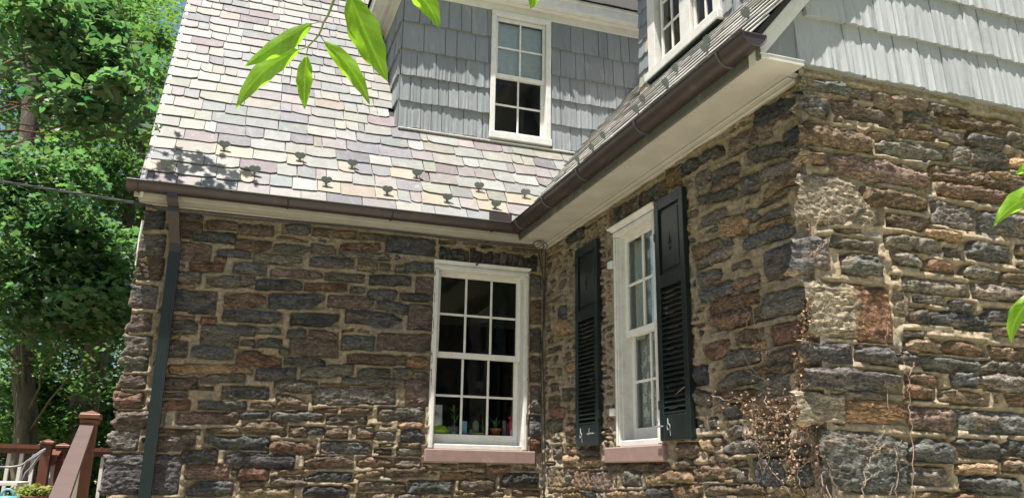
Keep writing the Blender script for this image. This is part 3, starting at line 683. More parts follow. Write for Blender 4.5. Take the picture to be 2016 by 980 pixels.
# ------------------------------------------------------------------ eaves, soffits, gutters
ZE = 3.74
b = MB(); b.box((-.80, 7.15, 3.7580), (2.836, 7.315, 3.7700)); b.build('soffit', M['soffit'], HOUSE)
b = MB()
for (y, z, t) in ((7.292, 3.7575, .016),):
    b.box((-.79, y-.010, z-t), (2.83, y+.022, z), .005)
b.build('frieze', M['soffit'], HOUSE)
b = MB(); b.box((-.83, 7.130, 3.752), (2.49, 7.149, 3.865), .003); b.build('fascia', M['soffit'], HOUSE)
b = MB(); b.box((2.51, 3.461, 3.7415), (2.838, 7.148, 3.7600)); b.box((2.511, 3.356, 3.7415), (2.768, 3.4605, 3.7600)); b.build('soffit', M['soffit'], HOUSE)
b = MB()
for (x0, x1, z0) in ((2.760, 2.80, 3.727), (2.800, 2.838, 3.714), (2.725, 2.745, 3.736)):
    b.box((x0, 3.478, z0), (x1, 7.30, 3.7413), .007)
b.build('crown_moulding', M['soffit'], HOUSE)
b = MB(); b.box((2.492, 3.356, 3.735), (2.5095, 7.129, 3.865), .003); b.build('fascia', M['fascia'], HOUSE)
# gutters: half round swept with a bead, mitred in the corner
RG = .072
def gprof(n=13):
    pts = [(-RG-.004, .006), (-RG-.006, .0)]
    for k in range(n): a = math.pi+math.pi*k/(n-1); pts.append((RG*math.cos(a), RG*math.sin(a)))
    pts += [(RG+.001, .012)]
    inner = [((RG-.003)*math.cos(math.pi+math.pi*k/(n-1)), (RG-.003)*math.sin(math.pi+math.pi*k/(n-1))) for k in range(n)][::-1]
    return pts+inner
gp = gprof(); ZG = 3.852
GAY = 7.083; GBX = 2.447      # centre lines
b = MB()
def sec(fn): return [fn(a, z) for a, z in gp]
drop = lambda s: -.012*s
# A runs along X, offset a towards the camera (-Y); B runs along -Y, offset a towards -X
pathA = [sec(lambda a, z, X=X: (X, GAY+a, ZG+z)) for X in (-.885, .6, 1.6)]+[sec(lambda a, z: (GBX+a, GAY+a, ZG+z))]
b.ribbon(None, pathA, closed=True)
k = len(gp)
cap = [(X_, GAY+a, ZG+z) for X_ in (-.886,) for a, z in gp[1:15]]; b.add(cap, [tuple(range(len(cap)))])
gA = b.build('gutter', M['gutter'], HOUSE, True)
b = MB()
pathB = [sec(lambda a, z: (GBX+a, GAY+a, ZG+z))]+[sec(lambda a, z, Y=Y: (GBX+a, Y, ZG+z)) for Y in (6.0, 4.5, 3.318)]
b.ribbon(None, pathB, closed=True)
gB = b.build('gutter', M['gutter'], HOUSE, True)
for o in (gA, gB):
    m_ = o.modifiers.new('edge', 'EDGE_SPLIT'); m_.split_angle = math.radians(50)
cap = [(GBX+a, 3.3165, ZG+z) for a, z in gp[1:15]]
b = MB(); b.add(cap, [tuple(range(len(cap)))]); b.add([(x, 3.3175, z) for x, _, z in cap], [tuple(range(len(cap)))[::-1]])
b.tube([(x, 3.316, z) for x, _, z in cap], .004, 6); b.tube([cap[0], cap[-1]], .0045, 6)
b.build('end_cap', M['gutter'], gB)
# beads, joints and straps
b = MB(); b.tube([(-.885, GAY-RG-.004, ZG+.004), (GBX-RG-.004, GAY-RG-.004, ZG+.004)], .0065, 8); b.build('bead', M['gutter'], gA)
b = MB(); b.tube([(GBX-RG-.004, GAY-RG-.004, ZG+.004), (GBX-RG-.004, 3.316, ZG+.004)], .0065, 8); b.build('bead', M['gutter'], gB)
for x_px, y_px in ((272, 355), (568, 390), (773, 414), (973, 437)):
    X = hitZ(x_px, y_px, ZG)[0]
    b = MB(); arc = [(X, GAY+(RG+.004)*math.cos(a), ZG+(RG+.004)*math.sin(a)) for a in np.linspace(math.pi*.98, 1.75*math.pi, 12)]
    b.tube(arc, [.006]*12, 6); b.tube([arc[-1], (X, GAY+.05, ZG-.055)], .005, 6); b.build('strap', M['gutter'], gA)
for x_px, y_px in ((1018, 433), (1073, 390), (1138, 334), (1249, 239), (1408, 104)):
    Y = hitZ(x_px, y_px, ZG)[1]
    b = MB(); arc = [(GBX+(RG+.003)*math.cos(a), Y, ZG+(RG+.003)*math.sin(a)) for a in np.linspace(math.pi*.98, 1.9*math.pi, 14)]
    arc2 = [(GBX+(RG+.003)*math.cos(a), Y-.05, ZG+(RG+.003)*math.sin(a)) for a in np.linspace(math.pi*.98, 1.9*math.pi, 14)]
    b.tube(arc, [.0085]*14, 6); b.tube([arc[-1], (GBX+.062, Y, ZG-.05)], .006, 6)
    b.build('strap', M['iron'], gB)
# splash guard in the corner
b = MB(); x0 = GBX-RG
b.box((x0-.21, GAY-.062, ZG+.012), (x0+.005, GAY-.058, ZG+.088), 0); b.box((x0+.0052, GAY-.0618, ZG+.0125), (x0+.0092, GAY+.10, ZG+.090), 0)
b.build('splash_guard', M['gutter'], gA)
# downspout
b = MB(); cx = [-.475, -.472]
def rect_tube(mb, path, w, d, ridges=True):
    secs = []
    for (p, nx) in path:
        p = np.array(p, float); s_ = []
        q = 7
        for i in range(q*2): t = i/(q*2-1); s_.append((-w/2+w*t, -d/2-(.0022 if i % 2 else 0)))
        s_ += [(w/2, d/2), (-w/2, d/2)]
        secs.append([p+np.array([a, nx[1]*c_, nx[2]*c_]) for a, c_ in s_])
    mb.ribbon(None, secs, closed=True)
rect_tube(b, [((-.535, 7.075, 3.80), (0, 1, 0)), ((-.535, 7.075, 3.745), (0, 1, 0)), ((-.52, 7.10, 3.700), (0, .95, .3)), ((-.490, 7.235, 3.47), (0, .95, .3)), ((-.478, 7.262, 3.42), (0, 1, 0)), ((-.476, 7.262, 3.33), (0, 1, 0))], .084, .062)
sp = b.build('downspout', M['gutter'], HOUSE, label='brown upper elbow of the corrugated downspout')
b = MB(); rect_tube(b, [((-.476, 7.262, 3.345), (0, 1, 0)), ((-.474, 7.262, 2.0), (0, 1, 0)), ((-.470, 7.262, .35), (0, 1, 0))], .090, .066)
b.build('downspout', M['spout_green'], HOUSE, label='dark green corrugated lower length of the downspout')
b = MB(); b.tube([(-.752, 7.30, 3.60), (-.762, 7.31, 3.45), (-.764, 7.31, 3.22)], [.012, .009, .006], 8); b.build('conduit', M['white'], HOUSE, label='white pipe end at far left wall corner')

# ------------------------------------------------------------------ roofs
MA_, MB_ = 1.40, 1.21
LA, LB = math.hypot(1, MA_), math.hypot(1, MB_)
YE, XE, ZR = 7.10, 2.46, 3.875
class Roof:
    def __init__(s, kind):
        s.k = kind
        if kind == 'A': s.o = np.array([0, YE, ZR]); s.u = np.array([1., 0, 0]); s.s = np.array([0, 1, MA_])/LA; s.n = np.array([0, -MA_, 1])/LA
        else: s.o = np.array([XE, 0, ZR]); s.u = np.array([0, -1., 0]); s.s = np.array([1, 0, MB_])/LB; s.n = np.array([-MB_, 0, 1])/LB
    def P(s, u, t, n): return s.o+s.u*u+s.s*t+s.n*n
RA, RB = Roof('A'), Roof('B')
def ztop(x, y): return min(ZR+MA_*(y-YE), ZR+MB_*(x-XE)) if x > XE and y > YE else 9
# decks
b = MB(); YT = 11.0; ZT = ZR+MA_*(YT-YE)
xv = XE+(MA_*(YT-YE))/MB_
V = [(-.775, YE-.01, ZR-.03), (XE, YE-.01, ZR-.03), (xv, YT, ZT-.03), (-.775, YT, ZT-.03)]
b.add(V+[(x, y, z-.05) for x, y, z in V], [(0, 1, 2, 3), (7, 6, 5, 4), (0, 4, 5, 1), (1, 5, 6, 2), (2, 6, 7, 3), (3, 7, 4, 0)])
b.add([(-.775, YT, ZT-.03), (xv, YT, ZT-.03), (xv, YT+3.9, ZR), (-.775, YT+3.9, ZR)], [(0, 1, 2, 3)])
roofA = b.build('roof', M['dark'], HOUSE, label='main roof of multicoloured slates with snow guards')
b = MB(); XT = 5.9; ZT2 = ZR+MB_*(XT-XE)
V = [(XE-.01, 3.36, ZR-.03), (XT, 3.36, ZT2-.03), (XT, YE+MB_*(XT-XE)/MA_, ZT2-.03), (XE-.01, YE, ZR-.03)]
b.add(V+[(x, y, z-.05) for x, y, z in V], [(0, 1, 2, 3), (7, 6, 5, 4), (0, 4, 5, 1), (1, 5, 6, 2), (2, 6, 7, 3), (3, 7, 4, 0)])
b.add([(XT, 3.36, ZT2-.03), (XT+3.4, 3.36, ZR), (XT+3.4, 12, ZR), (XT, 12, ZT2-.03)], [(0, 1, 2, 3)])
roofB = b.build('roof', M['dark'], HOUSE, label='wing roof of grey slates seen edge on above the gutter')
SP0 = [(.50, .48, .40), (.46, .46, .42), (.42, .35, .35), (.30, .27, .31), (.36, .37, .37), (.42, .42, .32), (.50, .44, .34), (.34, .24, .26), (.50, .38, .28), (.29, .33, .32), (.48, .47, .44), (.25, .24, .28), (.50, .42, .38)]
SP = [tuple(np.array((.97, 1.0, 1.05))*np.array(c)*.70+.30*np.array((1.03, 1.0, .94))*np.mean(c)) for c in SP0]
SW = [5, 5, 4, 2, 3, 2, 3, 2, 1.2, 1.6, 4, .7, 3]
def slate_geo(R_, u0, u1, t0, expo, i, rg, th=None, col=None):
    th = rg.uniform(.005, .009) if th is None else th
    w = u1-u0; g = .0022
    n = max(3, int(w/.05)); bl = []
    style = rg.random(); j0, j1 = rg.normal(0, .006, 2)
    for k in range(n+1):
        t = k/n; bl.append([u0+g+(w-2*g)*t, t0+j0*(1-t)+j1*t+rg.normal(0, .0018)])
    if style < .22: bl[0][1] += rg.uniform(.008, .03); 
    elif style < .44: bl[-1][1] += rg.uniform(.008, .03)
    elif style < .52: bl[0][1] += .02; bl[-1][1] += .02
    bl[0][0] += rg.uniform(0, .002); up = t0+expo+.045
    sk = rg.normal(0, .003)
    out = [(u1-g+sk, up), (u0+g+sk, up)]
    pts = [tuple(p) for p in bl]+out
    nb = len(bl); lift = rg.uniform(.001, .005)
    hn = [th*1.0+lift+.007]*nb+[.002, .002]
    V = [R_.P(a, s_, h) for (a, s_), h in zip(pts, hn)]+[R_.P(a, s_, h-th) for (a, s_), h in zip(pts, hn)]
    k = len(pts)
    Fc = [tuple(range(k))]+[(i_, i_+k, (i_+1) % k+k, (i_+1) % k) for i_ in range(k)]
    c = np.array(SP[rg.choice(len(SP), p=np.array(SW)/sum(SW))])*.405*(1+.12*rg.normal()) if col is None else np.array(col)
    return V, Fc, np.tile(np.clip(c, .05, .75), (2*k, 1))
def strip_slates(R_, u_lo, u_hi, t_lo, n_rows, expo, skip, seed, parent, store, wr=(.11, .34), tint=None, ovh=.0):
    rg = np.random.default_rng(seed)
    for r in range(n_rows):
        t = t_lo+r*expo; ulo, uhi = u_lo(t), u_hi(t)
        u = ulo-ovh*rg.random(); 
        while u < uhi:
            w = rg.uniform(*wr) if rg.random() > .12 else rg.uniform(.06, .12)
            u1 = min(u+w, uhi)
            if uhi-u1 < .05: u1 = uhi
            if not skip(u, u1, t):
                col = None
                if tint is not None:
                    c0 = .68*np.array(SP[rg.choice(len(SP), p=np.array(SW)/sum(SW))]); col = c0*(1-tint[3])+np.array(tint[:3])*tint[3]
                for gu, gt in GUARDS.get(getattr(R_, 'k', ''), []):
                    if u < gu < u1 and -.155 < t-gt < -.02: col = np.array(SP[6])*.50*np.array((1.04, .96, .86))
                V, Fc, c = slate_geo(R_, u, u1, t, expo, r, rg, col=col)
                pp = proj(V); inside = ((pp[:, 0] > -10) & (pp[:, 0] < 2026) & (pp[:, 1] > -10) & (pp[:, 1] < 990)).any()
                store.append((float(np.ptp(pp[:, 0])*np.ptp(pp[:, 1])) if inside else 0, parent, V, Fc, c))
            u = u1
nA = float(RA.n@RA.o); nB = float(RB.n@RB.o)
PXA = ((441, 292), (590, 314), (693, 328), (820, 347), (501, 341), (642, 362), (762, 380), (880, 395), (975, 408), (327, 330), (942, 372), (1033, 385))
GUARDS = {'A': [(float((hitN(x, y, RA.n, nA+.02)-RA.o)@RA.u), float((hitN(x, y, RA.n, nA+.02)-RA.o)@RA.s)) for x, y in PXA]}
slates = []
DX0, DY = 1.435, 7.915      # left cheek and front of the rear dormer
tD = (DY-YE)*LA
def skipA(u0, u1, t): return (u1 > DX0+.02 and u0 > DX0-.12 and t > tD-.10) or (u0 > DX0+.02 and t > tD-.10)
strip_slates(RA, lambda t: -.80, lambda t: XE+max(0, t)*MA_/LA/MB_*1.0+.16, -.035, 25, .178, skipA, 31, roofA, slates)
XD = 3.46; tW = (XD-XE)*LB; WY0, WY1 = 6.46, 4.93   # wing dormer front, left and right ends
def skipB(u0, u1, t): return (u1 > -WY0-.02 and u0 < -WY1+.02 and t > tW-.10)
strip_slates(RB, lambda t: -(YE+max(0, t)*MB_/LB/MA_)-.12, lambda t: -3.335, -.035, 22, .150, skipB, 37, roofB, slates, tint=(.42, .41, .38, .4))
slates.sort(key=lambda t: -t[0])
for a, par, V, Fc, c in slates[:300]: mesh('slate', V, Fc, M['slate'], par, False, c)
for par in (roofA, roofB):
    b = MB()
    for a, p_, V, Fc, c in slates[300:]:
        if p_ is par: b.add(V, Fc, c)
    b.build('slates', M['slate'], par, kind='stuff')
print('slates', len(slates))
# snow guards: copper fans on a stem
def snow_guard(R_, u, t, par, flip=False, sc=1.0):
    b = MB(); H = .075; rise = lambda x, y: .022+.030*y/H+.0
    pts = [(-.007, -.03), (-.007, .0), (-.012, .012), (-.030, .022), (-.044, .040), (-.042, .058), (-.028, .070), (-.012, .072), (0, .064), (.012, .072), (.028, .070), (.042, .058), (.044, .040), (.030, .022), (.012, .012), (.007, .0), (.007, -.03)]
    nn = [.016 if p[1] < 0 else .018+.95*p[1] for p in pts]; pts = [(x*1.12*sc, y if y < 0 else y*.30) for x, y in pts]
    if flip: nn = [.016 if p[1] < 0 else .020+.05*p[1]/H for p in pts]
    k = len(pts); V = [R_.P(u+x, t+y, n) for (x, y), n in zip(pts, nn)]+[R_.P(u+x, t+y, n-.004) for (x, y), n in zip(pts, nn)]
    b.add(V, [tuple(range(k))[::-1], tuple(range(k, 2*k))]+[(i, (i+1) % k, k+(i+1) % k, k+i) for i in range(k)])
    V = [R_.P(u+x, t+y, .021) for x, y in ((-.035, -.014), (.035, -.014), (.035, -.006), (-.035, -.006))]; b.add(V, [(0, 1, 2, 3)])
    b.build('snow_guard', M['copper'], par)
for x, y in ((441, 292), (590, 314), (693, 328), (820, 347), (501, 341), (642, 362), (762, 380), (880, 395), (975, 408), (327, 330), (942, 372), (1033, 385)):
    p = hitN(x, y, RA.n, nA+.02)-RA.o; snow_guard(RA, float(p@RA.u), float(p@RA.s), roofA)
for x, y in ((1474, 36), (1397, 88), (1393, 104), (1334, 143), (1315, 172), (1269, 203), (1257, 224), (1191, 274), (1168, 297), (1140, 320)):
    p = hitN(x, y, RB.n, nB+.02)-RB.o; snow_guard(RB, float(p@RB.u), float(p@RB.s), roofB, sc=.8)

# ------------------------------------------------------------------ wood shingles
def shingle_geo(fr, u0, u1, z0, expo, rg, col, n0=.004, n1=.031, clip=None):
    g = .0034; k = max(2, int((u1-u0)/.018)); U = np.linspace(u0+g, u1-g, k+1)
    th = n1*rg.uniform(.85, 1.2); bz = z0+rg.normal(0, .003)+np.array([rg.normal(0, .0022) for _ in U])+rg.normal(0, .02)*(U-U.mean())
    bn = th+np.array([rg.normal(0, .0034) for _ in U])+.004*np.sin((U-u0)/(u1-u0)*math.pi)*rg.uniform(-1, 1)
    zt = z0+expo+.03; rows = []
    V = []
    for (zz, nn) in ((bz, bn), (bz*.45+zt*.55, bn*.55+rg.normal(0, .0006, len(U))), (np.full(len(U), zt), np.full(len(U), n0))):
        for a, z, n in zip(U, zz, nn): V.append(fr.P(a, z, n))
    for a, z in zip(U, bz): V.append(fr.P(a, z+.002, 0))
    m = k+1; Fc = []
    for r in range(2):
        for i in range(k): Fc.append((r*m+i, r*m+i+1, (r+1)*m+i+1, (r+1)*m+i))
    for i in range(k): Fc.append((3*m+i, 3*m+i+1, i+1, i))
    V.append(fr.P(u0+g, zt, 0)); V.append(fr.P(u1-g, zt, 0)); q = 4*m
    Fc.append((0, m, 2*m, q, 3*m)); Fc.append((k, 4*m-1, q+1, 3*m-1, 2*m-1))
    return V, Fc, np.tile(np.array(col)*(1+.05*rg.normal()), (len(V), 1))
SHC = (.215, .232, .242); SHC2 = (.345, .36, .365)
def shingle_wall(fr, parent, rows, ulo, uhi, seed, col, skip=None, wr=(.09, .26), below=None):
    rg = np.random.default_rng(seed)
    for i, z in enumerate(rows[:-1]):
        ex = rows[i+1]-z; a, bnd = ulo(z), uhi(z); u = a
        while u < bnd-.01:
            u1 = min(u+rg.uniform(*wr), bnd)
            if bnd-u1 < .06: u1 = bnd
            if skip:
                # trim against an opening
                so, s1, sz0, sz1 = skip
                if z+ex*.5 > sz0 and z+ex*.5 < sz1:
                    if u >= so-.01 and u < s1-.01: u = s1; continue
                    if u < so and u1 > so: u1 = so
            if below is None or below(u, u1, z, ex):
                V, Fc, c = shingle_geo(fr, u, u1, z, ex, rg, col); mesh('shingle', V, Fc, M['shingle'], parent, False, c)
            u = u1
# gable of the wing, facing the viewer
FG = Fr((0, 3.455, 0), (1, 0, 0), (0, -1, 0))
b = MB(); g0 = ZR-.04+MB_*(2.56-XE)
V = [(2.60, 3.456, 3.80), (6.0, 3.456, 3.80), (6.0, 3.456, 7.6), (5.7, 3.456, 7.6), (2.60, 3.456, ZR-.06+MB_*.14)]
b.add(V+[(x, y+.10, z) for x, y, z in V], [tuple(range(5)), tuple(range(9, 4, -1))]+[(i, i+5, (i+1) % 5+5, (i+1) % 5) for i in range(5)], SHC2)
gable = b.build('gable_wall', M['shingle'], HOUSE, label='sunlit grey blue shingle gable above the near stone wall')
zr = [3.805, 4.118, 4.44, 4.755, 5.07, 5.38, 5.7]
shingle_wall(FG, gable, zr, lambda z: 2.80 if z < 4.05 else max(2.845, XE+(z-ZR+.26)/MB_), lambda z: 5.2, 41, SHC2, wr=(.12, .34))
# return board at the end of the eave, rake board
b = MB(); b.box((2.505, 3.345, 3.7405), (2.772, 3.3548, 3.765), .002); b.box((2.50, 3.342, 3.7655), (2.774, 3.452, 3.772), .002); b.build('eave_return', M['peel'], HOUSE)
b = MB(); V = [(2.505, 3.44, 3.765), (2.80, 3.44, 3.765), (2.80, 3.44, 4.22), (2.505, 3.44, 3.87)]
b.add(V+[(x, 3.455, z) for x, y, z in V], [(0, 1, 2, 3), (0, 4, 5, 1), (1, 5, 6, 2), (2, 6, 7, 3), (3, 7, 4, 0)], SHC); b.build('corner_board', M['shingle'], HOUSE)
b = MB()
for (d0, d1, y0, y1) in ((.020, .075, 3.368, 3.395), (.0755, .125, 3.380, 3.440)):
    P0 = np.array([2.49, 0, ZR+MB_*.03]); P1 = np.array([5.8, 0, ZR+MB_*(5.8-XE)])
    V = []
    for y in (y0, y1):
        for P in (P0, P1):
            for d in (d0, d1): V.append((P[0]+d*MB_/LB*.0, y, P[2]-d*LB))
    b.add(V, [(0, 1, 3, 2), (4, 6, 7, 5), (0, 2, 6, 4), (1, 5, 7, 3), (0, 4, 5, 1), (2, 3, 7, 6)])
b.build('rake_board', M['peel'], HOUSE, label='weathered white rake board along the gable edge')
b = MB(); V = [(-.778, YE-.02, ZR-.01), (-.778, 11, ZR-.01+MA_*(11-YE+.02)), (-.778, 11, ZR-.20+MA_*(11-YE+.02)), (-.778, YE-.02, ZR-.14)]
b.add(V+[(-.755, y, z) for x, y, z in V], [(0, 1, 2, 3), (7, 6, 5, 4), (0, 4, 5, 1), (1, 5, 6, 2), (2, 6, 7, 3), (3, 7, 4, 0)]); b.build('rake_board', M['peel'], HOUSE, label='white rake board on the far left roof edge')
b = MB(); V = [(-.745, 7.345, 3.7), (-.745, 12.9, 3.7), (-.745, 11, ZR-.1+MA_*(11-YE))]; b.add(V+[(-.6, y, z) for x, y, z in V], [(0, 1, 2), (5, 4, 3), (0, 3, 4, 1), (1, 4, 5, 2), (2, 5, 3, 0)], SHC); b.build('gable_wall', M['shingle'], HOUSE, label='hidden end gable under the left roof edge')

# ------------------------------------------------------------------ rear dormer
FD = Fr((0, DY, 0), (1, 0, 0), (0, -1, 0)); ZF = 6.575
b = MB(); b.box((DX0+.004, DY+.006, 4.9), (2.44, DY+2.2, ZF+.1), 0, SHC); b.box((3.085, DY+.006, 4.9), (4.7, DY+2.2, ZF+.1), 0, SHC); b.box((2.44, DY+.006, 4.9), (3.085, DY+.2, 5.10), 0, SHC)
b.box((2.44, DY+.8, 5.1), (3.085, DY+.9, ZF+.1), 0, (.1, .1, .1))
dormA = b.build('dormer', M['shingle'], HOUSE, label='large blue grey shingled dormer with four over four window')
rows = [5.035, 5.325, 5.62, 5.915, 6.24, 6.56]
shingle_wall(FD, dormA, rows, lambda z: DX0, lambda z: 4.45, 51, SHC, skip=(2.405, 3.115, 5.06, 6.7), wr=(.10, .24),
             below=lambda u, u1, z, ex: z+ex+.03 > ZR+MB_*(u-XE)-.02)
FDL = Fr((DX0, 0, 0), (0, -1, 0), (-1, 0, 0))
shingle_wall(FDL, dormA, rows, lambda z: -(DY+1.9), lambda z: -DY, 53, SHC, wr=(.10, .24), below=lambda u, u1, z, ex: z+ex > ZR+MA_*(-u1-YE)-.05)
# trim: frieze, soffit, fascia, hipped roof
b = MB(); ov = .155
b.box((DX0-.012, DY-.014, 6.575), (4.9, DY+.004, 6.66), .003); b.box((DX0-.014, DY-.012, 6.575), (DX0+.004, DY+2.1, 6.66), .003); b.build('frieze', M['white'], dormA)
b = MB(); b.box((DX0-ov-.08, DY-ov, 6.66), (4.9, DY+2.3, 6.675), .002); b.build('soffit', M['white'], dormA)
b = MB(); b.box((DX0-ov-.09, DY-ov-.02, 6.655), (4.9, DY-ov, 6.80), .004); b.box((DX0-ov-.10, DY-ov-.02, 6.655), (DX0-ov-.08, DY+2.2, 6.80), .004)
b.box((DX0-ov-.115, DY-ov-.035, 6.76), (4.9, DY-ov-.02, 6.80), .004); b.box((DX0-ov-.05, DY-ov+.06, 6.645), (4.9, DY-ov+.10, 6.66), .004); b.box((DX0-ov+.02, DY-ov+.1, 6.645), (DX0-ov+.06, DY+2.1, 6.66), .004)
b.build('fascia', M['white'], dormA)
b = MB(); e0 = (DX0-ov-.13, DY-ov-.05, 6.80); e1 = (4.9, DY-ov-.05, 6.80); r0 = (DX0+1.2, DY+2.4, 8.2); r1 = (4.9, DY+2.4, 8.2); l1 = (DX0-ov-.13, DY+2.4, 6.80)
b.add([e0, e1, r1, r0, l1], [(0, 1, 2, 3), (0, 3, 4)]); drf = b.build('dormer_roof', M['dark'], HOUSE)
class RP: 
    def P(s, u, t, n):
        sv = np.array([0, 2.45, 1.4]); sv = sv/np.linalg.norm(sv); nv = np.array([0, -sv[2], sv[1]]); return np.array([0, DY-ov-.06, 6.79])+np.array([u, 0, 0])+sv*t+nv*n
st_ = []; strip_slates(RP(), lambda t: DX0-ov-.13+t*.55, lambda t: 4.9, 0, 12, .165, lambda a, b_, c_: False, 61, drf, st_)
b = MB()
for a, p_, V, Fc, c in st_: b.add(V, Fc, c)
b.build('slates', M['slate'], drf, kind='stuff')
# flashing line at the foot of the dormer
b = MB(); b.box((DX0, DY-.045, 5.010), (3.42, DY-.004, 5.022), .002); b.build('flashing', M['white'], dormA)
# its window
b = MB(); fr = FD; uc = 2.760
for s in (-1, 1):
    a, c = sorted((uc+s*.350, uc+s*.292)); fr.box(b, a, c, 5.125, 6.515, -.10, .030, .004)
fr.box(b, uc-.350, uc+.350, 6.5155, 6.573, -.10, .032, .004); fr.box(b, uc-.356, uc+.356, 5.050, 5.124, -.10, .055, .006)
wD = b.build('window', M['white'], HOUSE, label='white four over four dormer window with closed blind above')
sash(wD, FD, uc-.002, .262, 5.835, 6.470, -.008, 2, 2, st=.028, top=.04, bot=.045)
sash(wD, FD, uc-.006, .262, 5.180, 5.795, -.045, 2, 2, st=.045, top=.04, bot=.055)
b = MB()
for k_ in range(34):
    z = 5.80+k_*.020; V = [FD.P(uc-.29, z, -.085), FD.P(uc+.27, z, -.085), FD.P(uc+.27, z+.019, -.079), FD.P(uc-.29, z+.019, -.079)]; b.add(V, [(0, 1, 2, 3)])
b.build('blind', M['blind'], wD)

# ------------------------------------------------------------------ wing dormer, hung with slates
FW = Fr((XD, 0, 0), (0, -1, 0), (-1, 0, 0))
b = MB(); b.box((XD+.004, WY1, 4.8), (XD+2.0, 5.06, 6.55), 0, SHC); b.box((XD+.004, 6.25, 4.8), (XD+2.0, WY0, 6.55), 0, SHC); b.box((XD+.004, 5.06, 4.8), (XD+.3, 6.25, 5.10), 0, SHC); b.box((XD+.9, 5.06, 5.1), (XD+1.0, 6.25, 6.55), 0, (.05, .05, .05))
dormB = b.build('dormer', M['shingle'], HOUSE, label='smaller wing dormer clad in hanging slates beside its casement')
rg = np.random.default_rng(71)
SC_ = [(.20, .22, .235), (.27, .26, .23), (.36, .29, .21), (.24, .25, .23), (.19, .20, .22)]
for (ua, ub) in ((-WY0, -6.255), (-5.055, -WY1)):
    z = 4.98
    while z < 6.4:
        cut = rg.uniform(.35, .65); um = ua+(ub-ua)*cut
        for (a, c_) in ((ua, um), (um, ub)):
            col = SC_[rg.integers(len(SC_))]; j = rg.uniform(-.012, .012)
            if z > 5.55: col = SC_[rg.choice([0, 4])]
            V = [FW.P(a+.002, z+j+rg.uniform(0, .02), .024), FW.P((a+c_)/2, z+j-.004, .026), FW.P(c_-.002, z+j+rg.uniform(0, .02), .024), FW.P(c_-.002, z+.19, .008), FW.P(a+.002, z+.19, .008)]
            V2 = [v+np.array([.012, 0, 0]) for v in V]
            mesh('hanging_slate', V+V2, [tuple(range(5)), tuple(range(9, 4, -1))]+[(i, i+5, (i+1) % 5+5, (i+1) % 5) for i in range(5)], M['slate'], dormB, False, col)
        z += .155
# side cheek towards the viewer
FWC = Fr((0, WY1, 0), (1, 0, 0), (0, -1, 0))
shingle_wall(FWC, dormB, [5.0, 5.3, 5.6, 5.9, 6.2], lambda z: XD, lambda z: XD+1.6, 73, SHC, below=lambda u, u1, z, ex: z+ex > ZR+MB_*(u-XE))
b = MB(); fr = FW
fr.box(b, -6.25, -6.12, 5.185, 6.42, -.12, .035, .004); fr.box(b, -5.165, -5.065, 5.185, 6.42, -.12, .035, .004); fr.box(b, -6.25, -5.065, 6.4205, 6.52, -.12, .035, .004)
fr.box(b, -5.70, -5.53, 5.186, 6.42, -.12, .02, .004)
fr.box(b, -6.27, -5.045, 5.105, 5.1845, -.12, .07, .006)
wW = b.build('window', M['peel'], HOUSE, label='white pair of casements in the slate hung wing dormer')
b = MB(); fr.box(b, -6.24, -5.07, 5.085, 5.1045, -.05, .06, .002); b.build('flashing', M['spout_green'], wW)
for uc_, h_ in ((-5.89, .165), (-5.345, .155)): sash(wW, FW, uc_, h_-.008, 5.28, 6.36, -.01, 2, 4, st=.028, top=.03, bot=.06, mun=.022, mat='white')
b = MB(); b.box((XD-.25, WY1-.2, 6.55), (XD+2.2, WY0+.2, 6.66), .004); V = [(XD-.27, WY1-.22, 6.66), (XD-.27, WY0+.22, 6.66), (XD+2.2, WY0+.22, 7.6), (XD+2.2, WY1-.22, 7.6)]; b.add(V, [(0, 1, 2, 3)])
b.build('dormer_roof', M['white'], HOUSE)
# ================================================================== ground
def ground_mat():
    m, nt, nd, lk, pb = mat_new('ground'); n = noise_node(nt, .6, 8, .6, (1, 1, 1), 'World')
    r = ramp(nt, n.outputs['Fac'], [(.35, (.10, .15, .05)), (.5, (.16, .20, .07)), (.65, (.22, .18, .11))]); lk.new(r.outputs[0], pb.inputs['Base Color']); pb.inputs['Roughness'].default_value = 1
    n2 = noise_node(nt, 40, 5, .7, (1, 1, 1), 'World'); lk.new(bump(nt, n2.outputs['Fac'], .8, .03), pb.inputs['Normal']); return m
mesh('ground', [(-250, -250, 0), (250, -250, 0), (250, 250, 0), (-250, 250, 0)], [(0, 1, 2, 3)], ground_mat(), kind='structure')
M['flag'] = attr_mat('flagstone', rough=.85, var=((.3, .7), (.85, 1.1)), nscale=5, bs=.3, bd=.01, base=(.42, .39, .33))
b = MB(); rp = random.Random(9)
y = -4.0
while y < 7.2:
    x = -3.2; h = rp.uniform(.5, .8)
    while x < 2.75 or (y < 3.4 and x < 6.5):
        w = rp.uniform(.5, 1.1); lim = 2.78 if y+h > 3.45 else 7.0
        x2 = min(x+w, lim)
        if x2-x > .1: b.box((x+.012, y+.012, .004), (x2-.012, min(y+h, 7.25)-.012, .04+rp.uniform(0, .006)), .008, (.4, .38, .33))
        x += w
        if x >= lim: break
    y += h
o = b.build('patio', M['flag'], None, kind='structure')

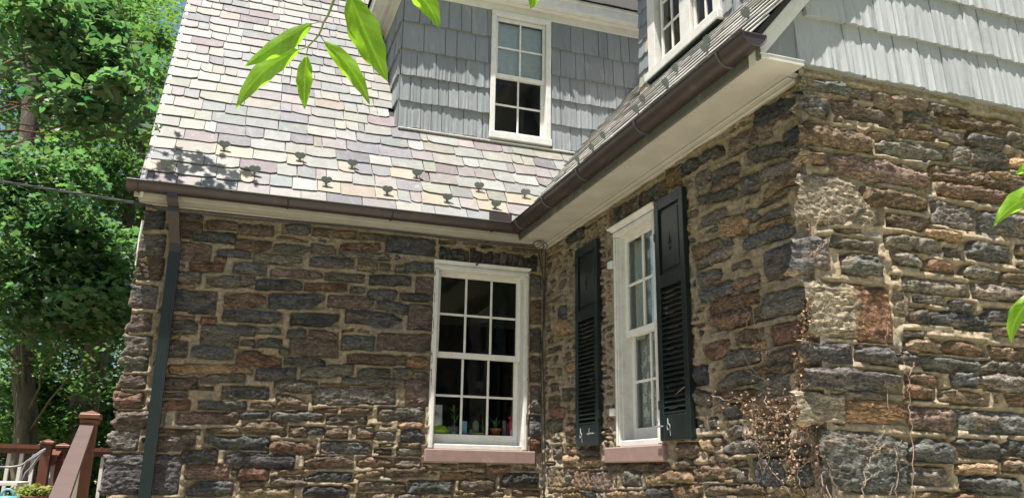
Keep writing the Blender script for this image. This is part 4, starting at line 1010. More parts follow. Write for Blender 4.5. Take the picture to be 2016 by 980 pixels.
# ================================================================== trees
def leaf_mat(name, a, b_, trans=.5):
    m, nt, nd, lk, pb = mat_new(name); out = [n for n in nd if n.type == 'OUTPUT_MATERIAL'][0]
    at = nd.new('ShaderNodeAttribute'); at.attribute_name = 'Col'
    n = noise_node(nt, 1.1, 3, .6, (1, 1, 1), 'World'); r = ramp(nt, n.outputs['Fac'], [(.38, a), (.62, b_)])
    c = mixc(nt, r.outputs[0], at.outputs['Color'], 1.0, 'MULTIPLY')
    lk.new(c, pb.inputs['Base Color']); pb.inputs['Roughness'].default_value = .45; pb.inputs['Specular IOR Level'].default_value = .5
    tl = nd.new('ShaderNodeBsdfTranslucent'); c2 = mixc(nt, c, (1.15, 1.5, .68), 1.0, 'MULTIPLY'); lk.new(c2, tl.inputs[0])
    mx = nd.new('ShaderNodeMixShader'); mx.inputs[0].default_value = trans
    lk.new(pb.outputs[0], mx.inputs[1]); lk.new(tl.outputs[0], mx.inputs[2]); lk.new(mx.outputs[0], out.inputs[0]); return m
M['leafA'] = leaf_mat('maple_leaves', (.072, .125, .06), (.105, .165, .07), .5)
M['leafB'] = leaf_mat('bright_leaves', (.11, .18, .065), (.15, .23, .075), .52)
M['leafC'] = leaf_mat('blue_green_leaves', (.085, .15, .09), (.12, .19, .10), .48)
def bark(name, c1, c2):
    m, nt, nd, lk, pb = mat_new(name); n = noise_node(nt, 9, 8, .7, (1, 1, .22), 'World', 1.0)
    r = ramp(nt, n.outputs['Fac'], [(.35, c1), (.65, c2)]); lk.new(r.outputs[0], pb.inputs['Base Color']); pb.inputs['Roughness'].default_value = .95
    lk.new(bump(nt, n.outputs['Fac'], 1.0, .05), pb.inputs['Normal']); return m
M['bark'] = bark('bark', (.06, .045, .035), (.17, .13, .105)); M['bark2'] = bark('flaky_bark', (.07, .048, .038), (.24, .18, .155)); M['deadwood'] = bark('dead_branch', (.045, .028, .02), (.18, .075, .045))
LEAF_MAPLE = (np.array([(0, 0, 0), (-.28, .18, .05), (-.52, .10, .09), (-.38, .42, .08), (-.5, .72, .10), (-.2, .66, .05), (0, 1.0, -.02), (.2, .66, .05), (.5, .72, .10), (.38, .42, .08), (.52, .10, .09), (.28, .18, .05)]),
              [(0, 1, 11), (1, 2, 3), (11, 9, 10), (1, 3, 5), (3, 4, 5), (11, 7, 9), (7, 8, 9), (1, 5, 7), (1, 7, 11), (5, 6, 7)])
LEAF_OVAL = (np.array([(0, 0, 0), (-.26, .35, .06), (-.18, .78, .04), (0, 1.05, -.04), (.18, .78, .04), (.26, .35, .06)]), [(0, 1, 5), (1, 2, 4), (1, 4, 5), (2, 3, 4)])
def leaves(name, centers, size, mat, parent, rg, tpl=LEAF_OVAL, droop=.5, tint=.25, kind='stuff'):
    T, Fc = tpl; T = T.copy(); T[:, 1] -= .5; Fc = np.array(Fc); n = len(centers)
    s = size*(.6+.8*rg.random(n)); az = rg.random(n)*2*np.pi
    # leaf plane: mostly lying open to the sky, hanging tips
    nrm = np.stack([rg.normal(0, .55, n), rg.normal(0, .55, n), np.ones(n)*1.0], 1); nrm /= np.linalg.norm(nrm, axis=1)[:, None]
    d = np.stack([np.cos(az), np.sin(az), -droop*rg.random(n)*1.6], 1); d -= nrm*(d*nrm).sum(1)[:, None]; d /= np.linalg.norm(d, axis=1)[:, None]
    x = np.cross(d, nrm)
    V = centers[:, None, :]+s[:, None, None]*(T[None, :, 0, None]*x[:, None]+T[None, :, 1, None]*d[:, None]+T[None, :, 2, None]*nrm[:, None])
    k = len(T); F3 = (Fc[None]+np.arange(n)[:, None, None]*k).reshape(-1, 3)
    c = 1+tint*rg.normal(size=(n, 1))+np.array([.14, 0, -.05])*rg.normal(size=(n, 1)); c = np.clip(np.repeat(c, k, 0), .3, 2.2)
    return mesh(name, V.reshape(-1, 3), F3, mat, parent, False, c, kind=kind)
def clumps(rg, cl, n_per, r, flat=.55):
    out = []
    for c in cl:
        rr = r*rg.uniform(.6, 1.3); m = int(n_per*rg.uniform(.6, 1.4)); p = rg.normal(size=(m, 3)); p /= np.linalg.norm(p, axis=1)[:, None]+1e-6
        p *= (rg.random((m, 1))**.45)*rr; p[:, 2] *= flat; out.append(p+np.asarray(c))
    return np.concatenate(out)
def grow(p0, p1, n, sag, rg, j=.03):
    p0, p1 = np.array(p0, float), np.array(p1, float); L = np.linalg.norm(p1-p0)
    return [p0+(p1-p0)*t+np.array([rg.normal(0, j*L*.3), rg.normal(0, j*L*.3), sag*math.sin(math.pi*t)+rg.normal(0, j*L*.2)])*(0 if t in (0, 1) else 1) for t in np.linspace(0, 1, n)]
def tree(name, label, trunk, r0, r1, cl, n_per, cr, lsize, lmat, bmat, seed, cat='tree', group='trees behind the deck and roof edge', tpl=LEAF_OVAL, limbs=10, extra=None, bend=0):
    rg = np.random.default_rng(seed); t0, t1 = np.array(trunk[0], float), np.array(trunk[-1], float)
    e = thing(name, label, cat, tuple(t0), group)
    pts = []
    for i in range(len(trunk)-1): pts += grow(trunk[i], trunk[i+1], 6, 0, rg, .03)[:-1]
    pts.append(t1); b = MB(); b.tube(pts, list(np.linspace(r0, r1, len(pts))), 12); b.build('trunk', M[bmat], e, True)
    cl = np.asarray(cl); pick = rg.choice(len(cl), min(limbs, len(cl)), replace=False)
    for i in pick:
        c = cl[i]; k = int(np.clip(np.searchsorted([p[2] for p in pts], c[2]-1.2), 1, len(pts)-1)); g = grow(pts[k], c, 7, .1, rg, .10); b = MB(); b.tube(g, list(np.linspace(r0*.11, .006, 7)), 5, caps=False); b.build('limb', M[bmat], e, True)
    C = clumps(rg, cl, n_per, cr); P = proj(C)
    vis = (P[:, 0] > -160) & (P[:, 0] < 560) & (P[:, 1] > -120) & (P[:, 1] < 1010)
    leaves('crown', C[vis], lsize, M[lmat], e, rg, tpl)
    if (~vis).sum() > 50: 
        D = C[~vis]; D = D[::4]; leaves('crown', D, lsize*1.8, M[lmat], e, rg, LEAF_OVAL)
    return e
def scat(n, x0, x1, y0, y1, z0, z1, seed): g = np.random.default_rng(seed); return np.stack([g.uniform(x0, x1, n), g.uniform(y0, y1, n), g.uniform(z0, z1, n)], 1)
def pxc(lst, dep, seed, jit=.3):
    """clump centres placed along the direction of what the photograph shows, each at its own distance"""
    g = np.random.default_rng(seed); return np.array([hitY(x, y, dep+g.normal(0, jit)) for x, y in lst])
# 1 left trunk with big hanging boughs
cl1 = pxc([(10,330),(50,360),(90,390),(130,420),(170,450),(200,480),(215,520),(230,560),(160,520),(120,480),(70,440),(30,400),(60,500),(110,560),(170,590),(210,620),(235,650),(130,620),(60,580),(10,520),(90,640),(190,560),(150,360),(100,330),(200,600)], 11.0, 1)
tree('maple_tree', 'near maple with rough brown trunk and drooping dark boughs at far left', [hitY(52, 1000, 14)*[1, 1, 0], hitY(50, 860, 14), hitY(42, 640, 14), hitY(38, 430, 14), hitY(60, 180, 14), hitY(70, -200, 14)], .17, .10, cl1, 430, .55, .088, 'leafC', 'bark', 3, tpl=LEAF_MAPLE)
cl2 = pxc([(150,90),(180,110),(210,140),(230,170),(180,190),(150,150),(120,60),(210,60),(240,120),(100,20),(170,30),(250,200),(190,230),(130,200),(60,60),(20,20),(60,120)], 9.5, 2)
tree('magnolia_tree', 'tree with broad blue green leaves spreading over the upper left', [(-5.2, 9.5, 0), (-5.0, 9.6, 3), (-4.3, 9.5, 5.2), (-3.0, 9.5, 6.6)], .14, .06, cl2, 200, .42, .125, 'leafC', 'bark', 5, limbs=8)
cl3 = pxc([(x, y) for x in range(5, 300, 42) for y in range(20, 860, 62)], 15.5, 3, 1.0)
tree('oak_tree', 'leaning tree with flaky trunk rising behind the deck post', [hitY(135, 960, 15)*[1, 1, 0], hitY(150, 860, 15), hitY(180, 740, 15), hitY(205, 640, 15), hitY(232, 540, 15), hitY(262, 330, 15.2)], .27, .12, cl3, 230, .62, .088, 'leafA', 'bark2', 7, tpl=LEAF_MAPLE)
cl4 = pxc([(x, y) for x in range(190, 360, 34) for y in range(0, 460, 52)], 19, 4, 1.2)
tree('beech_tree', 'bright green sunlit tree just left of the roof edge', [hitY(282, 1000, 19)*[1, 1, 0], hitY(275, 600, 19), hitY(283, 220, 19), hitY(292, 60, 19)], .14, .07, cl4, 190, .65, .10, 'leafB', 'bark2', 9)
cl5 = pxc([(x, y) for x in range(-40, 330, 52) for y in range(-40, 900, 70)], 23, 5, 1.5)
tree('ash_tree', 'pale green tree filling the gaps between the nearer trunks', [hitY(110, 960, 22)*[1, 1, 0], hitY(105, 500, 22), hitY(100, 60, 22)], .16, .08, cl5, 150, .85, .12, 'leafB', 'bark', 11)
g_ = np.random.default_rng(15)
cl6 = pxc([(x+g_.normal(0, 12), y+g_.normal(0, 12)) for x in range(-60, 380, 58) for y in range(0, 960, 74) if not (95 < x < 190 and 690 < y < 790)], 30, 6, 2.0)
tree('linden_tree', 'distant tree closing the view behind the others', [hitY(60, 960, 29)*[1, 1, 0], hitY(55, 300, 29)], .2, .1, cl6, 85, 1.2, .2, 'leafA', 'bark', 13)
# bough over the roof corner: it dapples the lowest slates
_c = np.array([(-.95, 6.62, 6.2), (-.75, 6.75, 6.5), (-1.1, 6.9, 6.3), (-.45, 6.70, 6.4), (-1.25, 6.5, 6.35), (-.2, 6.8, 6.6)]); _rg = np.random.default_rng(91)
e = thing('maple_bough', 'leafy maple bough reaching over the left corner of the slate roof', 'branch', (-1.7, 6.9, 7.0))
C = np.concatenate([clumps(_rg, _c[[0, 1, 2, 4]], 20, .34), clumps(_rg, [hitY(300, 262, 7.62), hitY(306, 276, 7.66)], 16, .10)]); leaves('foliage', C, .10, M['leafA'], e, _rg, LEAF_MAPLE)
for q in list(_c[[0, 1, 2, 4]])+[hitY(300, 262, 7.66)]: b = MB(); b.tube(grow((-1.7, 6.9, 7.0), q, 7, .1, _rg, .05), list(np.linspace(.008, .002, 7)), 5); b.build('twig', M['bark'], e, True)
# low understorey behind the deck
cl7 = pxc([(x, y) for x in range(-20, 260, 30) for y in (770, 810, 850, 890, 930, 970)], 16.8, 7, .8)
C = clumps(np.random.default_rng(17), cl7, 170, .5); leaves('shrubbery', C, .13, M['leafA'], None, np.random.default_rng(18))
# woods round the garden, seen in the window glass
rw = np.random.default_rng(21); P_ = []
for k in range(90):
    a = rw.uniform(math.radians(95), math.radians(300)); R_ = rw.uniform(26, 38); P_.append((R_*math.sin(a), R_*math.cos(a), rw.uniform(1, 15)))
C = clumps(rw, P_, 90, 3.2, .8); leaves('woods', C, .85, M['leafA'], None, rw)
# dead reddish branches reaching in from the left
e = thing('dead_branch', 'bare reddish dead branches reaching in from the left edge', 'branch', tuple(hitY(-60, 160, 10)))
for pts, r0 in (([(-60,170),(0,130),(40,112),(85,97),(130,88)], .022), ([(0,130),(40,155),(80,166),(112,178)], .014), ([(-40,200),(10,200),(60,206),(95,203)], .012), ([(-40,230),(20,206),(70,222),(115,232)], .012),
                ([(-30,262),(30,256),(80,262),(130,243),(180,240)], .016), ([(10,290),(50,276),(90,268),(125,262)], .010)):
    b = MB(); P = [hitY(x, y, 10.0+.3*math.sin(i)) for i, (x, y) in enumerate(pts)]; b.tube(P, list(np.linspace(r0, r0*.35, len(P))), 6); b.build('twig', M['deadwood'], e, True)
e = thing('dead_limb', 'thin forked bare limb beside the slate roof edge', 'branch', tuple(hitY(205, 160, 12)))
for pts, r0 in (([(205,160),(250,163),(290,168),(328,171)], .010), ([(290,168),(297,175),(300,195),(292,208)], .009), ([(297,177),(285,192),(275,200)], .006)):
    b = MB(); P = [hitY(x, y, 12) for x, y in pts]; b.tube(P, list(np.linspace(r0, r0*.5, len(P))), 6); b.build('twig', M['bark'], e, True)

# ================================================================== deck
R_ = lambda x, y, Y: hitY(x, y, Y)
dk = thing('wooden_deck', 'raised deck with redwood rails and white balusters at lower left', 'deck', (-1.6, 8.6, 0))
b = MB()
for k in range(34): b.box((-6, 5.32+k*.145, .86), (-.78, 5.32+k*.145+.138, .90), .003)
b.build('boards', M['wood_red'], dk)
b = MB(); b.box((-6, 5.30, .55), (-.78, 5.34, .86), .003); b.box((-6, 10.2, .55), (-.78, 10.24, .86), .003); b.build('rim', M['wood_red'], dk)
def post(x, y, ztop, w, parent):
    b = MB(); b.box((x-w/2, y-w/2, .6), (x+w/2, y+w/2, ztop-.05), .004); o = b.build('post', M['wood_red'], parent)
    b = MB(); b.box((x-w*.62, y-w*.62, ztop-.075), (x+w*.62, y+w*.62, ztop-.052), .004); b.box((x-w*.72, y-w*.72, ztop-.05), (x+w*.72, y+w*.72, ztop-.022), .005)
    q = w*.66; b.add([(x-q, y-q, ztop-.022), (x+q, y-q, ztop-.022), (x+q, y+q, ztop-.022), (x-q, y+q, ztop-.022), (x, y, ztop)], [(0, 1, 4), (1, 2, 4), (2, 3, 4), (3, 0, 4)])
    b.build('post_cap', M['wood_red'], o)
def rail(P0, P1, parent, nb, zl, w=.085, sloped=False, mt='wood_red'):
    P0, P1 = np.array(P0, float), np.array(P1, float); d = P1-P0; dh = np.array([d[0], d[1], 0]); dh /= np.linalg.norm(dh)+1e-9; s = np.array([-dh[1], dh[0], 0])
    b = MB()
    for (hw, za, zb) in ((w/2, -.035, 0), (w*.32, -.075, -.036)):
        V = [P+s*sg*hw+np.array([0, 0, z]) for P in (P0, P1) for sg in (-1, 1) for z in (za, zb)]
        b.add(V, [(0, 1, 3, 2), (4, 6, 7, 5), (0, 4, 5, 1), (2, 3, 7, 6), (1, 5, 7, 3), (0, 2, 6, 4)])
    b.build('rail', M[mt], parent)
    for k in range(nb):
        P = P0+d*(k+.5)/nb; b = MB(); b.box((P[0]-.015, P[1]-.015, P[2]-zl), (P[0]+.015, P[1]+.015, P[2]-.076), .003); b.build('baluster', M['white'], parent)
YR = 8.6
p0 = R_(95, 868, YR); p1 = R_(126, 873, YR+.25)
post(p0[0], YR, p0[2]+.02, .082, dk); post(p1[0], YR+.25, p1[2]+.01, .082, dk)
zr_ = R_(40, 874, YR)[2]
rail((-5.9, YR, zr_), (p0[0]-.045, YR, zr_), dk, 46, .80)
rail((p0[0]+.045, YR+.02, zr_-.10), (p1[0]-.045, YR+.24, zr_-.03), dk, 1, .75)
rail((p1[0]+.045, YR+.27, zr_-.01), (-.80, YR+.27, zr_-.01), dk, 4, .80)
nw = thing('stair_railing', 'brown newel post with sloping stair handrail in front of the house corner', 'railing', (-.70, 5.45, 0))
pn = R_(181, 807, 5.4)
post(pn[0], 5.4, pn[2]+.0, .078, nw)
q0 = np.array([pn[0]-.01, 5.36, pn[2]-.085]); q1 = hitY(104, 1010, 3.6)
rail(q0, q1, nw, 0, .8, .072, mt='wood_grey')
b = MB(); V = [q0+[-.02, 0, -.07], q1+[-.02, 0, -.07], q1+[-.02, 0, -.75], q0+[-.02, 0, -.75]]; b.add([*V]+[v+[.02, 0, 0] for v in V], [(0, 1, 2, 3), (7, 6, 5, 4), (0, 4, 5, 1), (1, 5, 6, 2), (2, 6, 7, 3), (3, 7, 4, 0)])
M['cream'] = paint('cream_panel', (.62, .60, .50), .6); b.build('side_panel', M['cream'], nw)
# bent wire garden chair
ch = thing('wire_chair', 'grey curved wire garden chair by the deck rail', 'chair', tuple(R_(60, 985, 7.6)*[1, 1, 0]+[0, 0, .9]))
c0 = lambda x, y, Y=7.5: R_(x, y, Y)
M['chairmetal'] = paint('chair_metal', (.20, .20, .20), .4)
for nm, pts, r in (('back_frame', [(90, 883), (80, 888), (66, 898), (52, 908), (44, 925), (40, 950), (38, 985)], .008), ('arm', [(86, 886), (64, 902), (40, 916), (20, 919), (-10, 918)], .008), ('back_frame', [(90, 884), (74, 900), (62, 918), (50, 930), (42, 948), (46, 985)], .006)):
    b = MB(); b.tube([c0(x, y) for x, y in pts], r, 7); b.build(nm, M['chairmetal'], ch, True)
b = MB()
for k in range(13):
    t = k/12; A = c0(90-40*t, 884+30*t); B = c0(82-36*t, 893+60*t, 7.7); b.tube([A, (A+B)/2+[0, .02, 0], B], .003, 5)
b.build('mesh_back', M['chairmetal'], ch)
b = MB(); z = .9
for x, y in ((10, 985), (42, 985)):
    P = c0(x, y); b.tube([P, (P[0], P[1], .9)], .008, 6)
b.build('leg', M['chairmetal'], ch)
# table edge, watering can, planter
tb = MB(); P = R_(-6, 951, 6.9); tb.box((P[0]-.5, 6.9, P[2]-.015), (R_(34, 955, 6.9)[0], 7.3, P[2]+.012), .004)
for xx in (P[0]-.3, P[0]+.1): tb.box((xx, 7.0, .9), (xx+.03, 7.03, P[2]-.015), .003)
tag(tb.build('side_table', M['cream'], None), 'pale side table edge at the bottom left corner', 'table')
M['teal'] = paint('teal_plastic', (.10, .26, .30), .35)
wc = thing('watering_can', 'blue watering can with loop handle at bottom left', 'watering can', tuple(R_(12, 1010, 6.2)))
P = R_(10, 1000, 6.2); b = MB(); b.lathe(P, [(0, -.10), (.075, -.10), (.08, .0), (.07, .065), (.05, .075), (0, .075)], 20); b.build('body', M['teal'], wc, True)
b = MB(); b.tube([P+[.035*math.cos(a), 0, .07+.045*math.sin(a)] for a in np.linspace(0, math.pi, 10)], .008, 8); b.build('handle', M['teal'], wc, True)
pl = thing('flower_planter', 'planter of yellow green foliage in front of the deck post', 'planter', tuple(R_(66, 1010, 6.6)))
P = R_(66, 985, 6.6); b = MB(); b.lathe(P, [(0, -.16), (.09, -.16), (.12, .02), (.125, .03), (.11, .03), (.10, .0), (0, 0)], 20); b.build('pot', M['wood_red'], pl, True)
rg_ = np.random.default_rng(33); C = P+np.array([0, 0, .055])+rg_.normal(0, 1, (420, 3))*[.07, .05, .022]; M['leafY'] = leaf_mat('yellow_green', (.13, .17, .04), (.22, .21, .05), .4); leaves('foliage', C, .035, M['leafY'], pl, rg_)

# ================================================================== cables
cb = thing('service_cable', 'thin black twisted cables running along the eave to the inside corner', 'cable', (-.7, 7.2, 3.7))
def cable(pts, r, nm='wire'):
    b = MB(); b.tube(pts, r, 6); b.build(nm, M['cable'], cb, True)
A = hitY(300, 405, 7.06); B = hitY(0, 357, 8.2); Cc = A+(B-A)*3.2
for k in range(3):
    ph = k*2.1; pts = []
    for t in np.linspace(0, 1, 60):
        P = A+(Cc-A)*t; a = t*46+ph; pts.append(P+[.006*math.cos(a), 0, .008*math.sin(a)])
    cable(pts, .0055)
for k, (off, sag) in enumerate(((0, .004), (.020, .012))):
    E0 = hitY(300, 405, 7.06)+[0, 0, -off]; E1 = hitY(1050, 483, 7.06)+[0, 0, -off*.6]
    cable([E0+(E1-E0)*t+np.array([0, 0, -sag*math.sin(9*t)]) for t in np.linspace(0, 1, 24)], .006)
Lc = hitY(1060, 484, 7.05)
for k in range(2):
    cable([Lc+[.055*math.cos(a)*(1+.3*k)+.01*k, -.02*k, .045*math.sin(a)] for a in np.linspace(0, 2*math.pi, 20)], .004, 'loop')
for k, (x0, x1) in enumerate(((1066, 1069), (1072, 1070), (1064, 1075))):
    y1 = (985, 985, 640)[k]; b0 = hitY(x0, 490, 7.24); b1 = hitY(x1, y1, 7.24)
    cable([b0+(b1-b0)*t+np.array([.012*math.sin(7*t+k*2), 0, 0]) for t in np.linspace(0, 1, 16)], .0045)
cable([hitY(1050, 480, 7.06), hitY(1056, 488, 7.1), hitY(1060, 500, 7.2), hitY(1064, 520, 7.24)], .0045)

# ================================================================== things on the kitchen window sill (inside)
ZS = 1.905
def PW(u, z, d=.26): return np.array([u, 7.317+d, z])
b = MB(); b.box((1.80, 7.485, 1.86), (2.60, 7.75, 1.904), .004); b.build('inner_sill', M['white'], winA)
def prop(name, col, rough=.5): M[name] = paint(name, col, rough, None, .1, 30)
prop('terracotta', (.60, .22, .12)); prop('lime_bag', (.55, .78, .04), .35); prop('white_bag', (.85, .87, .90), .4); prop('blue_box', (.28, .55, .78)); prop('pinkp', (.85, .07, .17), .35); prop('darkred', (.22, .04, .07)); prop('cactus', (.24, .32, .16), .7); prop('dish', (.45, .42, .2), .5); prop('glassjar', (.3, .42, .5), .1); prop('boxwhite', (.75, .76, .78)); prop('plantgreen', (.12, .24, .07), .5); prop('greyb', (.18, .18, .19))
xw = lambda px, py=855, d=.215: hitY(px, py, 7.317+d)
# bags
P = xw(866, 856); th = thing('snack_bag', 'crumpled lime green and white bag in the lower left pane', 'bag', tuple(P))
def blob(name, c, sx, sy, sz, mat, par, seed, amp=.25):
    U, Vv = np.meshgrid(np.linspace(0, 2*np.pi, 25)[:-1], np.linspace(0.02, np.pi-.02, 13), indexing='ij')
    x, y, z = np.cos(U)*np.sin(Vv), np.sin(U)*np.sin(Vv), np.cos(Vv); r = 1+amp*fbm(x*2.2, y*2.2, z*2.2+seed, seed, 3)
    X = np.stack([c[0]+sx*x*r, c[1]+sy*y*r, c[2]+sz*z*r], -1); n, m = U.shape; X = X.reshape(-1, 3); I = np.arange(n*m).reshape(n, m)
    F4 = np.concatenate([np.stack([I[i], I[(i+1) % n]], 0)[None] for i in range(n)]); q = [(I[i][j], I[(i+1) % n][j], I[(i+1) % n][j+1], I[i][j+1]) for i in range(n) for j in range(m-1)]
    return mesh(name, X, np.array(q), mat, par, True)
blob('front_panel', P+[0, 0, .04], .085, .05, .045, M['lime_bag'], th, 3, .4); blob('white_panel', P+[-.03, .03, .10], .05, .04, .075, M['white_bag'], th, 5, .5)
P = xw(893, 856, .25); bb = blob('dark_bag', P+[-.01, 0, .045], .06, .05, .05, M['greyb'], None, 7, .5); tag(bb, 'dark crumpled bag beside the lime bag', 'bag')
P = xw(853, 800, .31); b = MB(); b.box(P+[-.02, -.01, -.20], P+[.085, .06, .02], .004); tag(b.build('carton', M['boxwhite']), 'pale carton standing behind the lime bag', 'box')
def spiky(name, label, P, n, L, lean, mat='plantgreen', w=.010, seed=1, par=None):
    rg = np.random.default_rng(seed); b = MB()
    for k in range(n):
        a = rg.uniform(0, 6.28); l = L*rg.uniform(.6, 1.1); out = lean*rg.uniform(.3, 1.1); d = np.array([math.cos(a), math.sin(a)*.6, 0]); s = np.array([-d[1], d[0], 0]); V = []
        for t in np.linspace(0, 1, 6): c = P+d*out*l*t**1.5+np.array([0, 0, l*(t-.35*t*t*out)]); ww = w*math.sin(math.pi*min(1, t*.9+.1))+.0008; V += [c-s*ww, c+s*ww]
        b.add(V, [(2*i, 2*i+1, 2*i+3, 2*i+2) for i in range(5)])
    return b.build(name, M[mat], par)
P = xw(892, 858, .20); th = thing('bamboo_vase', 'tall thin plant in a small glass jar, left lower panes', 'plant', tuple(P))
b = MB(); b.lathe(P, [(.028, 0), (.032, .005), (.030, .04), (.024, .045)], 16); b.build('jar', M['glassjar'], th, True)
b = MB(); b.tube([P+[0, 0, .01], P+[.008, 0, .12], P+[.0, 0, .27]], .005, 6); b.build('stem', M['plantgreen'], th, True)
spiky('leaves', '', P+np.array([0, 0, .20]), 7, .13, 1.3, w=.012, seed=3, par=th); spiky('leaves', '', P+np.array([.02, 0, .12]), 4, .14, 1.6, w=.010, seed=8, par=th)
P = xw(913, 858, .22); b = MB(); b.box(P+[-.028, 0, 0], P+[.028, .04, .135], .003); tag(b.build('carton', M['blue_box']), 'small light blue box upright between the plants', 'box')
P = xw(938, 859, .26); th = thing('cactus_dish', 'round cactus in an oval olive dish behind the middle pane', 'plant', tuple(P))
b = MB(); b.lathe(P, [(0, 0), (.075, .0), (.095, .03), (.088, .034), (.07, .02), (0, .02)], 24); b.build('dish', M['dish'], th, True)
blob('cactus', P+[-.01, 0, .085], .032, .032, .062, M['cactus'], th, 9, .12); blob('pebble', P+[-.055, -.01, .045], .022, .02, .02, M['cactus'], th, 4, .2)
P = xw(952, 858, .26); th = thing('spider_plant', 'spiky grassy houseplant behind the middle pane', 'plant', tuple(P)); spiky('leaves', '', P+np.array([0, 0, .01]), 16, .17, .9, w=.005, seed=5, par=th)
b = MB(); b.lathe(P, [(0, 0), (.03, 0), (.034, .02), (.03, .022)], 14); b.build('pot', M['dish'], th, True)
P = xw(975, 861, .26); th = thing('potted_plant', 'terracotta pot with a green plant behind the right pane', 'plant', tuple(P))
b = MB(); b.lathe(P, [(0, 0), (.038, 0), (.047, .062), (.054, .063), (.055, .085), (.049, .085), (.045, .07), (0, .07)], 22); b.build('pot', M['terracotta'], th, True)
spiky('leaves', '', P+np.array([0, 0, .07]), 12, .15, .7, w=.013, seed=6, par=th)
for k in range(2):
    P = xw(993+8*k, 862, .24); b = MB(); b.box(P+[-.018, 0, 0], P+[.016, .04, .16-.02*k], .003)
    tag(b.build('book', M['darkred'] if k else M['greyb']), ['grey spined slim book next to the terracotta pot', 'dark red slim book left of the pink bottle'][k], 'book')
P = xw(1008, 862, .21); th = thing('soap_bottle', 'pink bottle with red cap and white label at right pane', 'bottle', tuple(P))
b = MB(); b.lathe(P, [(0, 0), (.034, 0), (.036, .01), (.036, .13), (.024, .16), (0, .16)], 18); b.build('bottle_body', M['pinkp'], th, True)
blob('cap', P+[-.002, 0, .185], .034, .03, .026, M['pinkp'], th, 2, .3); b = MB(); b.box(P+[-.03, -.04, .012], P+[.026, -.034, .075], .002); b.build('bottle_label', M['boxwhite'], th); blob('pump', P+[0, 0, .225], .014, .014, .02, M['teal'], th, 2, .2)

# ================================================================== dead vine on the corner
M['vine'] = paint('vine_stem', (.26, .20, .15), .85, ((.2, .14, .1), .5), .5, 30); M['vine_dark'] = paint('old_vine_stem', (.10, .07, .05), .9, None, .5, 30)
def dry_mat():
    m, nt, nd, lk, pb = mat_new('dry_leaf'); at = nd.new('ShaderNodeAttribute'); at.attribute_name = 'Col'; lk.new(at.outputs['Color'], pb.inputs['Base Color']); pb.inputs['Roughness'].default_value = .6
    return m
M['dry'] = dry_mat()
vn_ = thing('dead_vine', 'dead climbing vine with curled brown leaves on the stone corner', 'vine', (2.80, 3.5, 0))
rv = np.random.default_rng(77)
def wallpt(x, y, off=.045):
    pb_ = hitX(x, y, 2.84-off); pc = hitY(x, y, 3.475-off)
    return pb_ if pb_[1] > 3.475-off else pc
def vine(px, r0, mat='vine', sub=6, off=.055):
    P = [wallpt(x, y, off) for x, y in px]; Q = []
    for i in range(len(P)-1):
        for t in np.linspace(0, 1, sub, endpoint=False): Q.append(P[i]*(1-t)+P[i+1]*t+rv.normal(0, .0045, 3))
    Q.append(P[-1]); b = MB(); b.tube(Q, list(np.linspace(r0, r0*.45, len(Q))), 5); b.build('stem', M[mat], vn_, True)
for s in ([(1628,990),(1612,900),(1600,850),(1590,800),(1585,740),(1592,680),(1590,620),(1588,560),(1590,500),(1596,462),(1592,440)], [(1640,990),(1618,930),(1604,880),(1596,830),(1586,760),(1580,700),(1596,640),(1592,590)],
          [(1590,520),(1605,500),(1618,480)], [(1592,505),(1612,490),(1630,478),(1636,466)], [(1590,500),(1575,492),(1562,488)], [(1592,470),(1608,440),(1618,415)], [(1594,455),(1580,446),(1574,440)],
          [(1598,625),(1618,608),(1632,600),(1640,585)]): vine(s, .0030)
for s in ([(1632,990),(1616,940),(1606,880),(1612,820),(1600,770)], [(1622,990),(1610,915),(1606,860)], [(1650,990),(1640,940),(1622,900),(1606,850),(1598,800)]): vine(s, .0065, 'vine_dark')
for s in ([(1698,980),(1705,930),(1710,910),(1722,890),(1728,865),(1740,850),(1738,835)], [(1700,950),(1720,935),(1738,925)], [(1765,985),(1766,930),(1764,890),(1775,865)], [(1766,900),(1762,870)], [(1712,905),(1700,895)], [(1720,890),(1740,875),(1752,872)],
          [(1752,975),(1760,955)], [(1800,985),(1797,880),(1790,800),(1788,750),(1782,720),(1775,700),(1755,692),(1740,672)], [(1788,740),(1800,712)], [(1742,670),(1748,645)], [(1748,760),(1748,810)], [(1740,760),(1742,735)]): vine(s, .0026)
for s in ([(1480,780),(1482,830),(1492,880),(1500,930)], [(1505,785),(1520,810),(1530,850)], [(1470,640),(1478,620),(1460,600),(1455,580)], [(1460,690),(1475,720),(1500,745)], [(1400,778),(1430,786),(1455,782)], [(1445,620),(1452,640)], [(1560,860),(1530,880),(1500,900),(1530,940),(1560,975)],
          [(1500,935),(1515,900),(1505,860)], [(1480,600),(1488,640),(1500,675)], [(1468,728),(1490,740),(1510,748)], [(1598,900),(1570,930),(1585,975)], [(1350,760),(1330,775)], [(1425,650),(1440,672)]): vine(s, .0030)
def curl(c, s, rg):
    """one curled dry leaf"""
    a, b2 = rg.normal(size=3), rg.normal(size=3); a /= np.linalg.norm(a); b2 -= a*(a@b2); b2 /= np.linalg.norm(b2); n = np.cross(a, b2); k = rg.uniform(.8, 2.2)
    V = []
    for i in range(5):
        t = i/4-.5; w = .5*math.cos(t*2.6)+.06
        for j in (-1, 0, 1): V.append(c+s*(a*t+b2*j*w*math.cos(k*abs(j)*.5)+n*(k*(t*t+.45*j*j*w)+.1*j*t)))
    return V, [(i*3+j, i*3+j+1, i*3+j+4, i*3+j+3) for i in range(4) for j in range(2)]
b = MB(); spots = []
for _ in range(640): y = rv.uniform(585, 850); spots.append((1588+(y-600)*-.04+rv.normal(0, 7), y))
for _ in range(360): spots.append((1530+rv.normal(0, 34), 830+rv.normal(0, 38)))
